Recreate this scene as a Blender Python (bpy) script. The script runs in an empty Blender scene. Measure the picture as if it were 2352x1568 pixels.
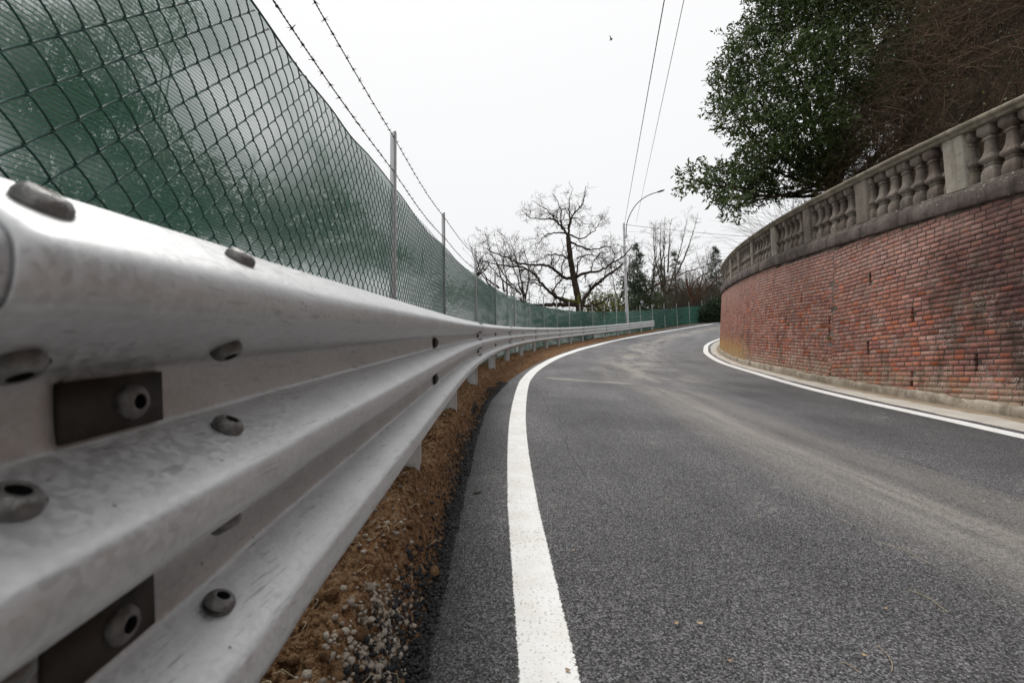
import bpy, math, random
import numpy as np
from mathutils import Vector, Matrix

random.seed(7); RNG = np.random.default_rng(7)
SC = bpy.context.scene
COL = SC.collection

# ------------------------------------------------------------------ camera
PITCH, ROLL, FPX, CXP, CYP = math.radians(4.2), math.radians(-0.9), 1045.0, 1176.0, 784.0
_fw = np.array([0, math.cos(PITCH), math.sin(PITCH)]); _up = np.array([0, -math.sin(PITCH), math.cos(PITCH)]); _rt = np.array([1.0, 0, 0])
CA = _rt*math.cos(ROLL) + _up*math.sin(ROLL); CB = _up*math.cos(ROLL) - _rt*math.sin(ROLL); CF = _fw
cam_d = bpy.data.cameras.new('camera'); cam = bpy.data.objects.new('camera', cam_d); COL.objects.link(cam)
cam.matrix_world = Matrix(((CA[0], CB[0], -CF[0], 0), (CA[1], CB[1], -CF[1], 0), (CA[2], CB[2], -CF[2], 0), (0, 0, 0, 1)))
cam_d.sensor_width = 36.0; cam_d.lens = FPX/2352*36.0; cam_d.clip_start = 0.02; cam_d.clip_end = 3000
cam_d.dof.use_dof = True; cam_d.dof.focus_distance = 3.4; cam_d.dof.aperture_fstop = 5.6
SC.camera = cam

# ------------------------------------------------------------------ light
SUN_EL, SUN_AZ = math.radians(62), math.radians(-25)       # soft sun behind cloud, ahead and a little to the left
W = bpy.data.worlds.new('World'); SC.world = W; W.use_nodes = True
wn = W.node_tree; wn.nodes.clear()
sky = wn.nodes.new('ShaderNodeTexSky'); sky.sky_type = 'NISHITA'; sky.sun_disc = False
sky.sun_elevation = SUN_EL; sky.sun_rotation = SUN_AZ; sky.air_density = 1.0; sky.dust_density = 2.0
sc_ = wn.nodes.new('ShaderNodeVectorMath'); sc_.operation = 'SCALE'; sc_.inputs['Scale'].default_value = 0.10
wmix = wn.nodes.new('ShaderNodeMix'); wmix.data_type = 'RGBA'; wmix.inputs[0].default_value = 0.95
wbg = wn.nodes.new('ShaderNodeBackground'); wbg.inputs['Strength'].default_value = 1.0
wout = wn.nodes.new('ShaderNodeOutputWorld')
wn.links.new(sky.outputs[0], sc_.inputs[0]); wn.links.new(sc_.outputs[0], wmix.inputs[6])
# overcast: a little brighter overhead than at the horizon, as any cloud cover is
wtc = wn.nodes.new('ShaderNodeTexCoord'); wsep = wn.nodes.new('ShaderNodeSeparateXYZ'); wn.links.new(wtc.outputs['Generated'], wsep.inputs[0])
wmr = wn.nodes.new('ShaderNodeMapRange'); wmr.inputs[1].default_value = 0.0; wmr.inputs[2].default_value = 1.0; wmr.inputs[3].default_value = 0.72; wmr.inputs[4].default_value = 0.86
wn.links.new(wsep.outputs[2], wmr.inputs[0]); wcc = wn.nodes.new('ShaderNodeCombineColor')
for i in range(3): wn.links.new(wmr.outputs[0], wcc.inputs[i])
wn.links.new(wcc.outputs[0], wmix.inputs[7])
wn.links.new(wmix.outputs[2], wbg.inputs[0]); wn.links.new(wbg.outputs[0], wout.inputs[0])
sun_d = bpy.data.lights.new('sun', 'SUN'); sun_d.energy = 1.5; sun_d.angle = math.radians(24); sun_d.color = (1.0, 0.97, 0.92)
sun = bpy.data.objects.new('sun', sun_d); COL.objects.link(sun)
_sd = Vector((math.sin(SUN_AZ)*math.cos(SUN_EL), math.cos(SUN_AZ)*math.cos(SUN_EL), math.sin(SUN_EL)))
sun.rotation_euler = _sd.to_track_quat('Z', 'Y').to_euler()
vs = SC.view_settings; vs.view_transform = 'Standard'; vs.look = 'None'; vs.exposure = 0.32; vs.gamma = 1.0; vs.use_curve_mapping = False
SC.cycles.transparent_max_bounces = 10; SC.cycles.max_bounces = 4; SC.cycles.diffuse_bounces = 3; SC.cycles.glossy_bounces = 2; SC.cycles.transmission_bounces = 2
SC.cycles.use_adaptive_sampling = True; SC.cycles.adaptive_threshold = 0.02; SC.cycles.caustics_reflective = False; SC.cycles.caustics_refractive = False

# ------------------------------------------------------------------ plan geometry (metres, camera at the origin)
def px(u, v, y):
    """a point y metres ahead, where the line of sight through photo point (u, v) passes"""
    d = (u-CXP)/FPX*CA - (v-CYP)/FPX*CB + CF
    return d/d[1]*y

def heading_curve(s, th, x0, y0):
    ds = s[1]-s[0]
    x = np.concatenate([[0], np.cumsum((np.sin(th[1:])+np.sin(th[:-1]))/2*ds)])
    y = np.concatenate([[0], np.cumsum((np.cos(th[1:])+np.cos(th[:-1]))/2*ds)])
    return x-np.interp(0, s, x)+x0, y-np.interp(0, s, y)+y0
RS = np.linspace(-10, 75, 1701); RTH = -0.03+0.018*np.maximum(0, RS-2.5)
RX, RY = heading_curve(RS, RTH, -0.30, 0.0)
WS = np.linspace(-32, 45, 1541); WTH = 0.036+0.031*np.clip(WS, -4, 9)+0.019*np.maximum(WS-9, 0)
WX, WY = heading_curve(WS, WTH, 5.534, 5.445)
def ztop(s): return 0.158+0.0022*np.clip(s, 0, 5.5)+0.0955*(s-0.5)+0.0007*np.maximum(0, s-20)**2
def HC(s): return 1.934+0.095*s+0.0007*np.maximum(0, s-14)**2
def rail_xy(s, d=0.0):
    th = np.interp(s, RS, RTH)
    return np.interp(s, RS, RX)+d*np.cos(th), np.interp(s, RS, RY)-d*np.sin(th), th
def wall_xy(s, d=0.0):
    th = np.interp(s, WS, WTH)
    return np.interp(s, WS, WX)+d*np.cos(th), np.interp(s, WS, WY)-d*np.sin(th), th
def foot(x, y, CXs, CYs, CS, CT):
    x = np.ravel(x); y = np.ravel(y); S = np.empty(len(x)); D = np.empty(len(x))
    for a in range(0, len(x), 4000):
        b = a+4000
        i = np.argmin((CXs[None]-x[a:b, None])**2+(CYs[None]-y[a:b, None])**2, 1)
        al = (x[a:b]-CXs[i])*np.sin(CT[i])+(y[a:b]-CYs[i])*np.cos(CT[i])
        S[a:b] = CS[i]+np.clip(al, -.06, .06); D[a:b] = (x[a:b]-CXs[i])*np.cos(CT[i])-(y[a:b]-CYs[i])*np.sin(CT[i])
    return S, D
def G(x, y):
    s, d = foot(x, y, RX, RY, RS, RTH); sw, dw = foot(x, y, WX, WY, WS, WTH)
    dl = np.maximum(d, 0); dr = np.maximum(-dw, 0)
    return ((ztop(s)-.89)*dr+(HC(sw)-2.43)*dl)/(dl+dr+1e-6)
def lut(xs, ys): return lambda s: np.interp(s, xs, ys)
d_line = lut([-10, 1, 2.1, 3, 4, 5.4, 7.2, 9, 11.7, 17, 23, 30, 36, 44, 75], [.405, .405, .4, .416, .437, .474, .51, .6, .79, 1.1, 1.27, 1.22, 1.15, 1.3, 1.4])
w_line = lut([1, 3, 5, 7, 9, 12, 17, 23, 75], [.135, .137, .148, .16, .175, .20, .25, .30, .30])
d_edge = lut([-10, 1, 5, 7.4, 10.5, 14.7, 20, 26, 34, 40, 45, 50, 75], [.11, .11, .12, .265, .50, .77, .9, .85, .65, .6, .0, -.25, -.25])
d_right = lut([-10, 0, 3.81, 4.22, 4.63, 5.87, 7.43, 10.47, 13.68, 17.2, 23.2, 29.5, 33.5, 45, 75], [4.1, 4.35, 4.62, 4.66, 4.70, 4.757, 4.883, 5.24, 5.47, 5.8, 6.27, 6.5, 6.65, 6.9, 7.0])
mound = lut([-10, 2.6, 4, 6, 10, 16, 75], [.19, .19, .15, .12, .07, .04, .04])

# ------------------------------------------------------------------ helpers: meshes and objects
def mesh_np(name, V, F, mats=(), uv=None, smooth=False, mat_idx=None, vcol=None):
    """F: list of arrays (n,k) of vertex indices; uv: per-vertex (n,2)"""
    V = np.asarray(V, dtype=np.float64).reshape(-1, 3)
    if isinstance(F, np.ndarray): F = [F]
    F = [np.asarray(f, dtype=np.int64) for f in F if len(f)]
    me = bpy.data.meshes.new(name)
    loops = np.concatenate([f.ravel() for f in F]); tot = np.concatenate([np.full(len(f), f.shape[1]) for f in F])
    me.vertices.add(len(V)); me.vertices.foreach_set('co', V.ravel().astype(np.float32))
    me.loops.add(len(loops)); me.loops.foreach_set('vertex_index', loops.astype(np.int32))
    st = np.concatenate([[0], np.cumsum(tot)[:-1]])
    me.polygons.add(len(tot)); me.polygons.foreach_set('loop_start', st.astype(np.int32)); me.polygons.foreach_set('loop_total', tot.astype(np.int32))
    if mat_idx is not None: me.polygons.foreach_set('material_index', np.asarray(mat_idx, dtype=np.int32))
    if smooth: me.polygons.foreach_set('use_smooth', np.ones(len(tot), dtype=bool))
    for m in (mats if isinstance(mats, (list, tuple)) else [mats]): me.materials.append(m)
    me.update(calc_edges=True)
    if uv is not None:
        l = me.uv_layers.new(name='UVMap'); l.data.foreach_set('uv', np.asarray(uv)[loops].astype(np.float32).ravel())
    if vcol is not None:
        a = me.color_attributes.new('pcol', 'FLOAT_COLOR', 'POINT')
        c = np.ones((len(V), 4), dtype=np.float32); c[:, :3] = vcol; a.data.foreach_set('color', c.ravel())
    return me
def obj(name, me, parent=None, loc=None, rot=None, scale=None):
    o = bpy.data.objects.new(name, me); COL.objects.link(o)
    if parent is not None:
        o.parent = parent; o.matrix_parent_inverse = Matrix.Translation(-Vector(BASE.get(parent.name, (0, 0, 0))))
    if loc is not None: o.location = loc
    if rot is not None: o.rotation_euler = rot
    if scale is not None: o.scale = scale
    return o
BASE = {}
def sub(name, me, part, loc=None, rot=None):
    """a sub-part under a part that itself sits in world space under its thing"""
    o = bpy.data.objects.new(name, me); COL.objects.link(o); o.parent = part
    if loc is not None: o.location = loc
    if rot is not None: o.rotation_euler = rot
    return o
def thing(name, label, cat, base=(0, 0, 0), group=None):
    o = bpy.data.objects.new(name, None); COL.objects.link(o); o.location = base; o.empty_display_size = .2
    BASE[o.name] = tuple(float(c) for c in base); o['label'] = label; o['category'] = cat
    if group: o['group'] = group
    return o
def tag(o, label, cat, group=None, kind=None):
    o['label'] = label; o['category'] = cat
    if group: o['group'] = group
    if kind: o['kind'] = kind
    return o
def struct(o): o['kind'] = 'structure'; return o

def grid_faces(nu, nv):
    i = np.arange((nu-1)*(nv-1)); a = (i//(nv-1))*nv+i % (nv-1)
    return np.stack([a, a+nv, a+nv+1, a+1], 1)
def box(x0, x1, y0, y1, z0, z1):
    V = np.array([(x0, y0, z0), (x1, y0, z0), (x1, y1, z0), (x0, y1, z0), (x0, y0, z1), (x1, y0, z1), (x1, y1, z1), (x0, y1, z1)], float)
    F = np.array([(0, 3, 2, 1), (4, 5, 6, 7), (0, 1, 5, 4), (1, 2, 6, 5), (2, 3, 7, 6), (3, 0, 4, 7)])
    return V, F
class MB:
    def __init__(s): s.V = []; s.F = {}; s.M = {}; s.n = 0
    def add(s, V, F, m=0):
        V = np.asarray(V, float).reshape(-1, 3); F = np.asarray(F)
        s.F.setdefault(F.shape[1], []).append(F+s.n); s.M.setdefault(F.shape[1], []).append(np.full(len(F), m)); s.V.append(V); s.n += len(V)
    def mesh(s, name, mats, smooth=False, uv=None, vcol=None):
        F = [np.concatenate(v) for v in s.F.values()]; M = np.concatenate([np.concatenate(v) for v in s.M.values()])
        return mesh_np(name, np.concatenate(s.V), F, mats, smooth=smooth, mat_idx=M, uv=uv, vcol=vcol)
def tube(P, R, n=5, cap=True):
    P = np.asarray(P, float); R = np.broadcast_to(np.asarray(R, float), (len(P),))
    T = np.gradient(P, axis=0); T /= np.linalg.norm(T, axis=1)[:, None]+1e-12
    ref = np.array([0, 0, 1.0]) if abs(T[0][2]) < .9 else np.array([1.0, 0, 0])
    N = np.empty_like(P); N[0] = np.cross(T[0], ref); N[0] /= np.linalg.norm(N[0])
    for i in range(1, len(P)):
        v = N[i-1]-T[i]*(N[i-1]@T[i]); N[i] = v/(np.linalg.norm(v)+1e-12)
    B = np.cross(T, N); a = np.arange(n)/n*2*math.pi
    V = P[:, None]+R[:, None, None]*(np.cos(a)[None, :, None]*N[:, None]+np.sin(a)[None, :, None]*B[:, None])
    k = len(P); i = np.repeat(np.arange(k-1), n); j = np.tile(np.arange(n), k-1); j2 = (j+1) % n
    F = np.stack([i*n+j, i*n+j2, (i+1)*n+j2, (i+1)*n+j], 1)
    return V.reshape(-1, 3), F
def tubes_many(P, R, n=3):
    """P (N,k,3) polylines, R (N,k) radii, all at once"""
    N_, k, _ = P.shape
    T = np.gradient(P, axis=1); T /= np.linalg.norm(T, axis=2)[..., None]+1e-12
    ref = np.where(np.abs(T[:, :1, 2:3]) < .9, np.array([0, 0, 1.0]), np.array([1.0, 0, 0]))
    Nn = np.cross(T, np.broadcast_to(ref, T.shape)); Nn /= np.linalg.norm(Nn, axis=2)[..., None]+1e-12
    B = np.cross(T, Nn); a = np.arange(n)/n*2*math.pi
    V = P[:, :, None]+R[:, :, None, None]*(np.cos(a)[None, None, :, None]*Nn[:, :, None]+np.sin(a)[None, None, :, None]*B[:, :, None])
    i = np.repeat(np.arange(k-1), n); j = np.tile(np.arange(n), k-1); j2 = (j+1) % n
    f = np.stack([i*n+j, i*n+j2, (i+1)*n+j2, (i+1)*n+j], 1)
    F = (f[None]+(np.arange(N_)*k*n)[:, None, None]).reshape(-1, 4)
    return V.reshape(-1, 3), F
def leaves(C, D, L, Wd, rng, fold=.25):
    """rhombic leaves: base points C, directions D, length L, width Wd"""
    n = len(C); D = D/(np.linalg.norm(D, axis=1)[:, None]+1e-9)
    r = rng.normal(size=(n, 3)); S = np.cross(D, r); S /= np.linalg.norm(S, axis=1)[:, None]+1e-9; U = np.cross(S, D)
    L = np.broadcast_to(L, (n,))[:, None]; Wd = np.broadcast_to(Wd, (n,))[:, None]
    V = np.stack([C, C+D*L*.45+S*Wd*.5+U*Wd*fold, C+D*L, C+D*L*.45-S*Wd*.5+U*Wd*fold], 1).reshape(-1, 3)
    F = np.arange(n*4).reshape(n, 4)
    return V, F
def vnoise(x, y, seed=0):
    """smooth value noise"""
    xi = np.floor(x).astype(np.int64); yi = np.floor(y).astype(np.int64); fx = x-xi; fy = y-yi
    def h(a, b):
        q = (a*374761393+b*668265263+seed*1442695041) & 0xffffffff; q = ((q ^ (q >> 13))*1274126177) & 0xffffffff
        return ((q ^ (q >> 16)) & 0xffff)/65535.0
    fx = fx*fx*(3-2*fx); fy = fy*fy*(3-2*fy)
    return (h(xi, yi)*(1-fx)+h(xi+1, yi)*fx)*(1-fy)+(h(xi, yi+1)*(1-fx)+h(xi+1, yi+1)*fx)*fy

# ------------------------------------------------------------------ helpers: materials
class NT:
    def __init__(s, name):
        s.m = bpy.data.materials.new(name); s.m.use_nodes = True; s.t = s.m.node_tree; s.t.nodes.clear()
        s.out = s.t.nodes.new('ShaderNodeOutputMaterial'); s.bsdf = s.t.nodes.new('ShaderNodeBsdfPrincipled')
        s.t.links.new(s.bsdf.outputs[0], s.out.inputs[0]); s._geo = None
    def link(s, a, b):
        if hasattr(a, 'is_output'): s.t.links.new(a, b)
        else:
            try: b.default_value = a
            except Exception: b.default_value = (a[0], a[1], a[2], 1.0) if not isinstance(a, (int, float)) else (a, a, a, 1)
    def math(s, op, *a, clamp=False):
        n = s.t.nodes.new('ShaderNodeMath'); n.operation = op; n.use_clamp = clamp
        for i, x in enumerate(a): s.link(x, n.inputs[i])
        return n.outputs[0]
    def add(s, a, b): return s.math('ADD', a, b)
    def sub(s, a, b): return s.math('SUBTRACT', a, b)
    def mul(s, a, b): return s.math('MULTIPLY', a, b)
    def pos(s):
        if s._geo is None: s._geo = s.t.nodes.new('ShaderNodeNewGeometry')
        return s._geo.outputs['Position']
    def uv(s): n = s.t.nodes.new('ShaderNodeUVMap'); return n.outputs[0]
    def objco(s): n = s.t.nodes.new('ShaderNodeTexCoord'); return n.outputs['Object']
    def sep(s, v): n = s.t.nodes.new('ShaderNodeSeparateXYZ'); s.link(v, n.inputs[0]); return n.outputs
    def comb(s, x, y, z=0.0):
        n = s.t.nodes.new('ShaderNodeCombineXYZ')
        for i, a in enumerate((x, y, z)): s.link(a, n.inputs[i])
        return n.outputs[0]
    def add_v(s, v, w, k):
        n = s.t.nodes.new('ShaderNodeVectorMath'); n.operation = 'MULTIPLY_ADD'; s.link(w, n.inputs[0]); n.inputs[1].default_value = (k, k, k); s.link(v, n.inputs[2]); return n.outputs[0]
    def scale(s, v, k):
        n = s.t.nodes.new('ShaderNodeVectorMath'); n.operation = 'MULTIPLY'; s.link(v, n.inputs[0]); n.inputs[1].default_value = k if isinstance(k, tuple) else (k, k, k)
        return n.outputs[0]
    def noise(s, v, sc, det=3, rough=.55, color=False, dist=0.0):
        n = s.t.nodes.new('ShaderNodeTexNoise'); s.link(v, n.inputs['Vector']); n.inputs['Scale'].default_value = sc
        n.inputs['Detail'].default_value = det; n.inputs['Roughness'].default_value = rough; n.inputs['Distortion'].default_value = dist
        return n.outputs['Color' if color else 'Fac']
    def voro(s, v, sc, feat='F1', out='Distance'):
        n = s.t.nodes.new('ShaderNodeTexVoronoi'); n.feature = feat; s.link(v, n.inputs['Vector']); n.inputs['Scale'].default_value = sc
        return n.outputs[out]
    def ramp(s, f, a, b, lo=0.0, hi=1.0):
        n = s.t.nodes.new('ShaderNodeMapRange'); n.interpolation_type = 'SMOOTHSTEP'
        for i, x in enumerate((f, a, b, lo, hi)): s.link(x, n.inputs[i])
        return n.outputs[0]
    def gauss(s, x, c, w): # bump around c of half width w
        return s.ramp(s.math('ABSOLUTE', s.sub(x, c)), 0.0, w, 1.0, 0.0)
    def mix(s, f, a, b, mode='MIX'):
        n = s.t.nodes.new('ShaderNodeMix'); n.data_type = 'RGBA'; n.blend_type = mode
        s.link(f, n.inputs[0]); s.link(a, n.inputs[6]); s.link(b, n.inputs[7]); return n.outputs[2]
    def bump(s, h, strength=.3, dist=.01):
        n = s.t.nodes.new('ShaderNodeBump'); n.inputs['Strength'].default_value = strength; n.inputs['Distance'].default_value = dist
        s.link(h, n.inputs['Height']); s.t.links.new(n.outputs[0], s.bsdf.inputs['Normal'])
    def set(s, base=None, rough=None, metal=None, spec=None):
        for k, v in (('Base Color', base), ('Roughness', rough), ('Metallic', metal), ('Specular IOR Level', spec)):
            if v is not None: s.link(v, s.bsdf.inputs[k])
        return s.m
    def attr(s, name): n = s.t.nodes.new('ShaderNodeAttribute'); n.attribute_name = name; return n.outputs['Color']
    def alpha(s, fac):
        tr = s.t.nodes.new('ShaderNodeBsdfTransparent'); mx = s.t.nodes.new('ShaderNodeMixShader')
        s.link(fac, mx.inputs[0]); s.t.links.new(tr.outputs[0], mx.inputs[1]); s.t.links.new(s.bsdf.outputs[0], mx.inputs[2]); s.t.links.new(mx.outputs[0], s.out.inputs[0])
M = {}

def mat_asphalt():
    n = NT('asphalt'); uv = n.uv(); x = n.sep(uv); s_, d_ = x[0], x[1]; p = n.pos()
    cell = n.voro(p, 230, 'F1', 'Color'); cv = n.sep(cell)[0]; edge = n.voro(p, 230, 'DISTANCE_TO_EDGE')
    agg = n.add(.070, n.mul(n.math('POWER', cv, 1.6), .33))
    hole = n.ramp(n.noise(p, 150, 2), .36, .56, .38, 1.0)
    big = n.mul(n.ramp(n.noise(p, .9, 4), .3, .7, .80, 1.14), n.ramp(n.noise(n.comb(n.mul(s_, .25), n.mul(d_, 1.4)), 1.0, 4, .6), .3, .7, .86, 1.14))
    v = n.mul(n.mul(n.mul(agg, hole), n.ramp(edge, .0, .12, .45, 1.0)), big)
    # the tarmac is fresher and darker along the left edge and under the right line
    v = n.mul(v, n.ramp(d_, .1, .4, .80, 1.0))
    v = n.mul(v, n.ramp(s_, 1.0, 9, .92, 1.20))
    wet = n.ramp(d_, 3.0, 3.9, 1.0, .72); v = n.mul(v, n.mix(n.ramp(s_, 7, 11), wet, 1.0))
    col = n.mix(1.0, n.comb(v, v, n.mul(v, 1.03)), (1, .985, .985), 'MULTIPLY')
    # sand dragged out by tyres
    st = n.comb(n.mul(s_, .9), n.mul(d_, 11)); ns = n.noise(st, 1.0, 4, .65); nb = n.noise(uv, 2.2, 4, .6); nf = n.noise(p, 60, 2)
    wob = n.mul(n.sub(n.noise(n.comb(s_, 0.0), .35, 1), .5), .25)
    dd = n.add(d_, wob)
    c = n.add(2.33, n.ramp(s_, 2.5, 5.2, 0.0, .16))
    c = n.sub(c, n.ramp(s_, 6.0, 8.0, 0.0, .25))
    m1 = n.mul(n.gauss(dd, c, .24), .95); m1b = n.mul(n.gauss(dd, n.sub(c, .10), .55), .72); m1c = n.mul(n.gauss(dd, n.add(c, .36), .30), .50)
    a = n.math('MAXIMUM', n.math('MAXIMUM', m1, m1b), m1c)
    a = n.mul(a, n.ramp(s_, 8.2, 6.0)); a = n.mul(a, n.mul(n.ramp(ns, .22, .66, .35, 1.0), n.ramp(nf, .30, .62, .45, 1.0)))
    m2 = n.mul(n.gauss(d_, n.add(2.93, n.mul(n.sub(nb, .5), .03)), .025), n.mul(n.mul(n.ramp(s_, 4.3, 3.4), n.ramp(ns, .35, .6)), .55))
    m2b = n.mul(n.mul(n.gauss(d_, 2.83, .13), n.ramp(s_, 3.1, 2.3)), n.ramp(nf, .45, .62, 0, .7))
    cr = n.mul(n.gauss(n.add(s_, n.mul(d_, .36)), n.add(8.17, n.mul(n.sub(nb, .5), .25)), .24), n.mul(n.ramp(d_, .75, 1.0), n.ramp(d_, 2.6, 2.0)))
    cr = n.mul(cr, n.ramp(nb, .3, .6, .3, .95))
    far = n.mul(n.ramp(s_, 6.5, 9), n.gauss(d_, n.add(2.7, n.ramp(s_, 8, 20, 0, .9)), 1.5))
    far = n.mul(far, n.ramp(n.noise(n.comb(n.mul(s_, .35), n.mul(d_, 1.6)), 1.3, 5, .65), .38, .64, 0, .8))
    spl = n.mul(n.ramp(n.noise(p, 7, 4, .65), .60, .72, 0, .55), n.ramp(n.noise(p, .9, 2), .48, .62))
    dust = n.math('MAXIMUM', n.math('MAXIMUM', n.math('MAXIMUM', a, m2), n.math('MAXIMUM', cr, m2b)), n.math('MAXIMUM', far, spl))
    dust = n.math('MULTIPLY', dust, n.ramp(edge, .0, .25, .55, 1.0), clamp=True)
    dcol = n.mix(n.noise(p, 3.1, 3), (.38, .345, .30, 1), (.47, .44, .40, 1))
    col = n.mix(dust, col, dcol)
    # pale skid of cement dust at mid distance, dark oil scuff
    scuff = n.mul(n.mul(n.gauss(s_, 17.0, .9), n.gauss(d_, 2.9, .7)), n.ramp(ns, .45, .6))
    col = n.mix(n.mul(scuff, .5), col, (.03, .03, .03, 1))
    crack = n.mul(n.gauss(n.sub(d_, n.mul(n.noise(n.comb(s_, 3.0), .8, 3), .35)), .62, .006), n.mul(n.ramp(s_, 2.2, 2.6), n.ramp(s_, 6.6, 6.0)))
    col = n.mix(n.mul(crack, .55), col, (.02, .02, .02, 1))
    n.bump(n.add(n.mul(edge, .6), n.mul(hole, .5)), .75, .006)
    return n.set(col, .82, spec=.25)
M['asphalt'] = mat_asphalt()

def mat_line():
    n = NT('road_paint'); x = n.sep(n.uv()); t = n.math('ABSOLUTE', x[1]); p = n.pos()
    fine = n.noise(p, 130, 2); edge = n.add(t, n.mul(n.sub(n.noise(p, 110, 3), .5), .30))
    body = n.ramp(edge, 1.04, .97)
    pit = n.ramp(n.noise(p, 120, 3, .65), .57, .66); pit = n.mul(pit, n.ramp(n.noise(p, 6, 2), .35, .65, .35, 1.0))
    spot = n.ramp(n.voro(p, 38), .10, .05)
    spot = n.mul(spot, n.ramp(n.noise(p, 9, 1), .52, .6))
    c = n.mix(n.ramp(n.noise(p, 7, 4, .6), .35, .75), (.86, .86, .85, 1), (.76, .74, .70, 1))
    c = n.mix(n.mul(pit, .75), c, (.16, .14, .13, 1)); c = n.mix(spot, c, (.05, .05, .05, 1))
    tan = n.ramp(n.noise(p, 4.5, 4, .65), .62, .72, 0, .55); c = n.mix(tan, c, (.5, .36, .22, 1))
    n.bump(n.add(fine, n.voro(p, 150)), .5, .003); n.set(c, .7, spec=.3); n.alpha(body); return n.m
M['line'] = mat_line()

def mat_soil():
    n = NT('soil'); p = n.pos()
    a = n.noise(p, 5, 5, .65); b = n.noise(p, 60, 3, .6); f = n.noise(p, 240, 2)
    c = n.mix(n.ramp(a, .3, .7), (.115, .055, .026, 1), (.225, .115, .053, 1))
    c = n.mix(n.ramp(b, .42, .66), c, (.31, .195, .110, 1)); c = n.mix(n.ramp(b, .50, .30, 0, .75), c, (.045, .024, .013, 1))
    c = n.mix(n.ramp(f, .63, .72, 0, .8), c, (.50, .40, .30, 1)); c = n.mix(n.ramp(n.noise(p, 150, 2), .60, .70, 0, .8), c, (.03, .018, .010, 1))
    n.bump(n.add(b, n.mul(f, .5)), .9, .02); return n.set(c, .95, spec=.1)
M['soil'] = mat_soil()
def simple(name, c1, c2, sc=8, rough=.9, spec=.2, bump=0, bsc=60, metal=0.0, co='pos', det=4):
    n = NT(name); p = n.pos() if co == 'pos' else n.objco()
    c = n.mix(n.ramp(n.noise(p, sc, det, .6), .3, .7), (*c1, 1), (*c2, 1))
    if bump: n.bump(n.noise(p, bsc, 3), bump, .01)
    return n.set(c, rough, metal, spec)
M['pebble'] = simple('pebble', (.20, .165, .13), (.50, .45, .39), 45, .85, .2, .4, 300)
M['clod'] = simple('clod', (.10, .056, .029), (.27, .165, .092), 30, .95, .1, .6, 200)
M['crumb'] = simple('asphalt_crumb', (.007, .007, .008), (.030, .030, .031), 80, .6, .4, .5, 300)
M['ground'] = simple('ground', (.05, .055, .02), (.11, .085, .045), .8, .95, .1, .5, 6)
M['litter'] = simple('leaf_litter', (.018, .014, .010), (.055, .039, .027), 3, .95, .1, .8, 12)
M['wood'] = simple('bark', (.030, .023, .018), (.085, .066, .050), 6, .95, .1, .6, 30)
M['wood_grey'] = simple('grey_bark', (.075, .062, .050), (.16, .138, .11), 6, .95, .1, .6, 30)
M['wood_red'] = simple('reddish_bark', (.075, .040, .026), (.16, .088, .058), 6, .95, .1, .5, 30)
M['stem'] = simple('dry_stem', (.045, .030, .021), (.21, .145, .105), 2.2, .95, .1)
M['twig'] = simple('twig', (.040, .028, .020), (.095, .070, .052), 3, .95, .1)
M['needle'] = simple('dead_needle', (.40, .32, .20), (.55, .46, .33), 20, .8, .2)
M['deadleaf'] = simple('dead_leaf', (.34, .24, .14), (.52, .40, .27), 40, .8, .2)
M['greenleaf'] = simple('fallen_green_leaf', (.012, .022, .008), (.03, .05, .018), 40, .6, .3)
M['dark'] = simple('hole_dark', (.010, .010, .010), (.02, .02, .02), 20, .7, .2)  # near-black colour standing in for shade inside bolt sockets and slotted holes
def leafmat(name, c1, c2, c3=None, tl=.18, rough=.5, sc=1.6, spec=.35):
    n = NT(name); p = n.pos()
    c = n.mix(n.ramp(n.noise(p, sc, 3), .35, .65), (*c1, 1), (*c2, 1))
    r = n.t.nodes.new('ShaderNodeNewGeometry').outputs['Random Per Island']
    c = n.mix(n.ramp(r, .55, 1.0, 0, .8), c, (*(c3 or c2), 1))
    n.set(c, rough, spec=spec)
    t = n.t.nodes.new('ShaderNodeBsdfTranslucent'); n.link(c, t.inputs[0]); mx = n.t.nodes.new('ShaderNodeMixShader'); mx.inputs[0].default_value = tl
    n.t.links.new(n.bsdf.outputs[0], mx.inputs[1]); n.t.links.new(t.outputs[0], mx.inputs[2]); n.t.links.new(mx.outputs[0], n.out.inputs[0]); return n.m
M['laurel'] = leafmat('laurel_leaf', (.030, .056, .015), (.072, .115, .030), (.165, .215, .068), .16, .42, 1.5)
M['holm'] = leafmat('evergreen_leaf', (.034, .060, .024), (.068, .105, .038), (.13, .165, .06), .2, .5, .9)
M['ivy'] = leafmat('hedge_leaf', (.012, .030, .012), (.026, .055, .020), (.05, .085, .035), .12, .4, 2)
M['cedar'] = leafmat('conifer_needle', (.050, .072, .045), (.085, .115, .075), (.12, .15, .10), .15, .7, .8, .15)
M['olive'] = leafmat('yellow_green_leaf', (.085, .10, .020), (.17, .18, .035), (.26, .25, .06), .3, .6, 2)
M['bramble_leaf'] = leafmat('bramble_leaf', (.050, .080, .020), (.105, .145, .042), (.22, .27, .09), .2, .5, 3)

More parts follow.
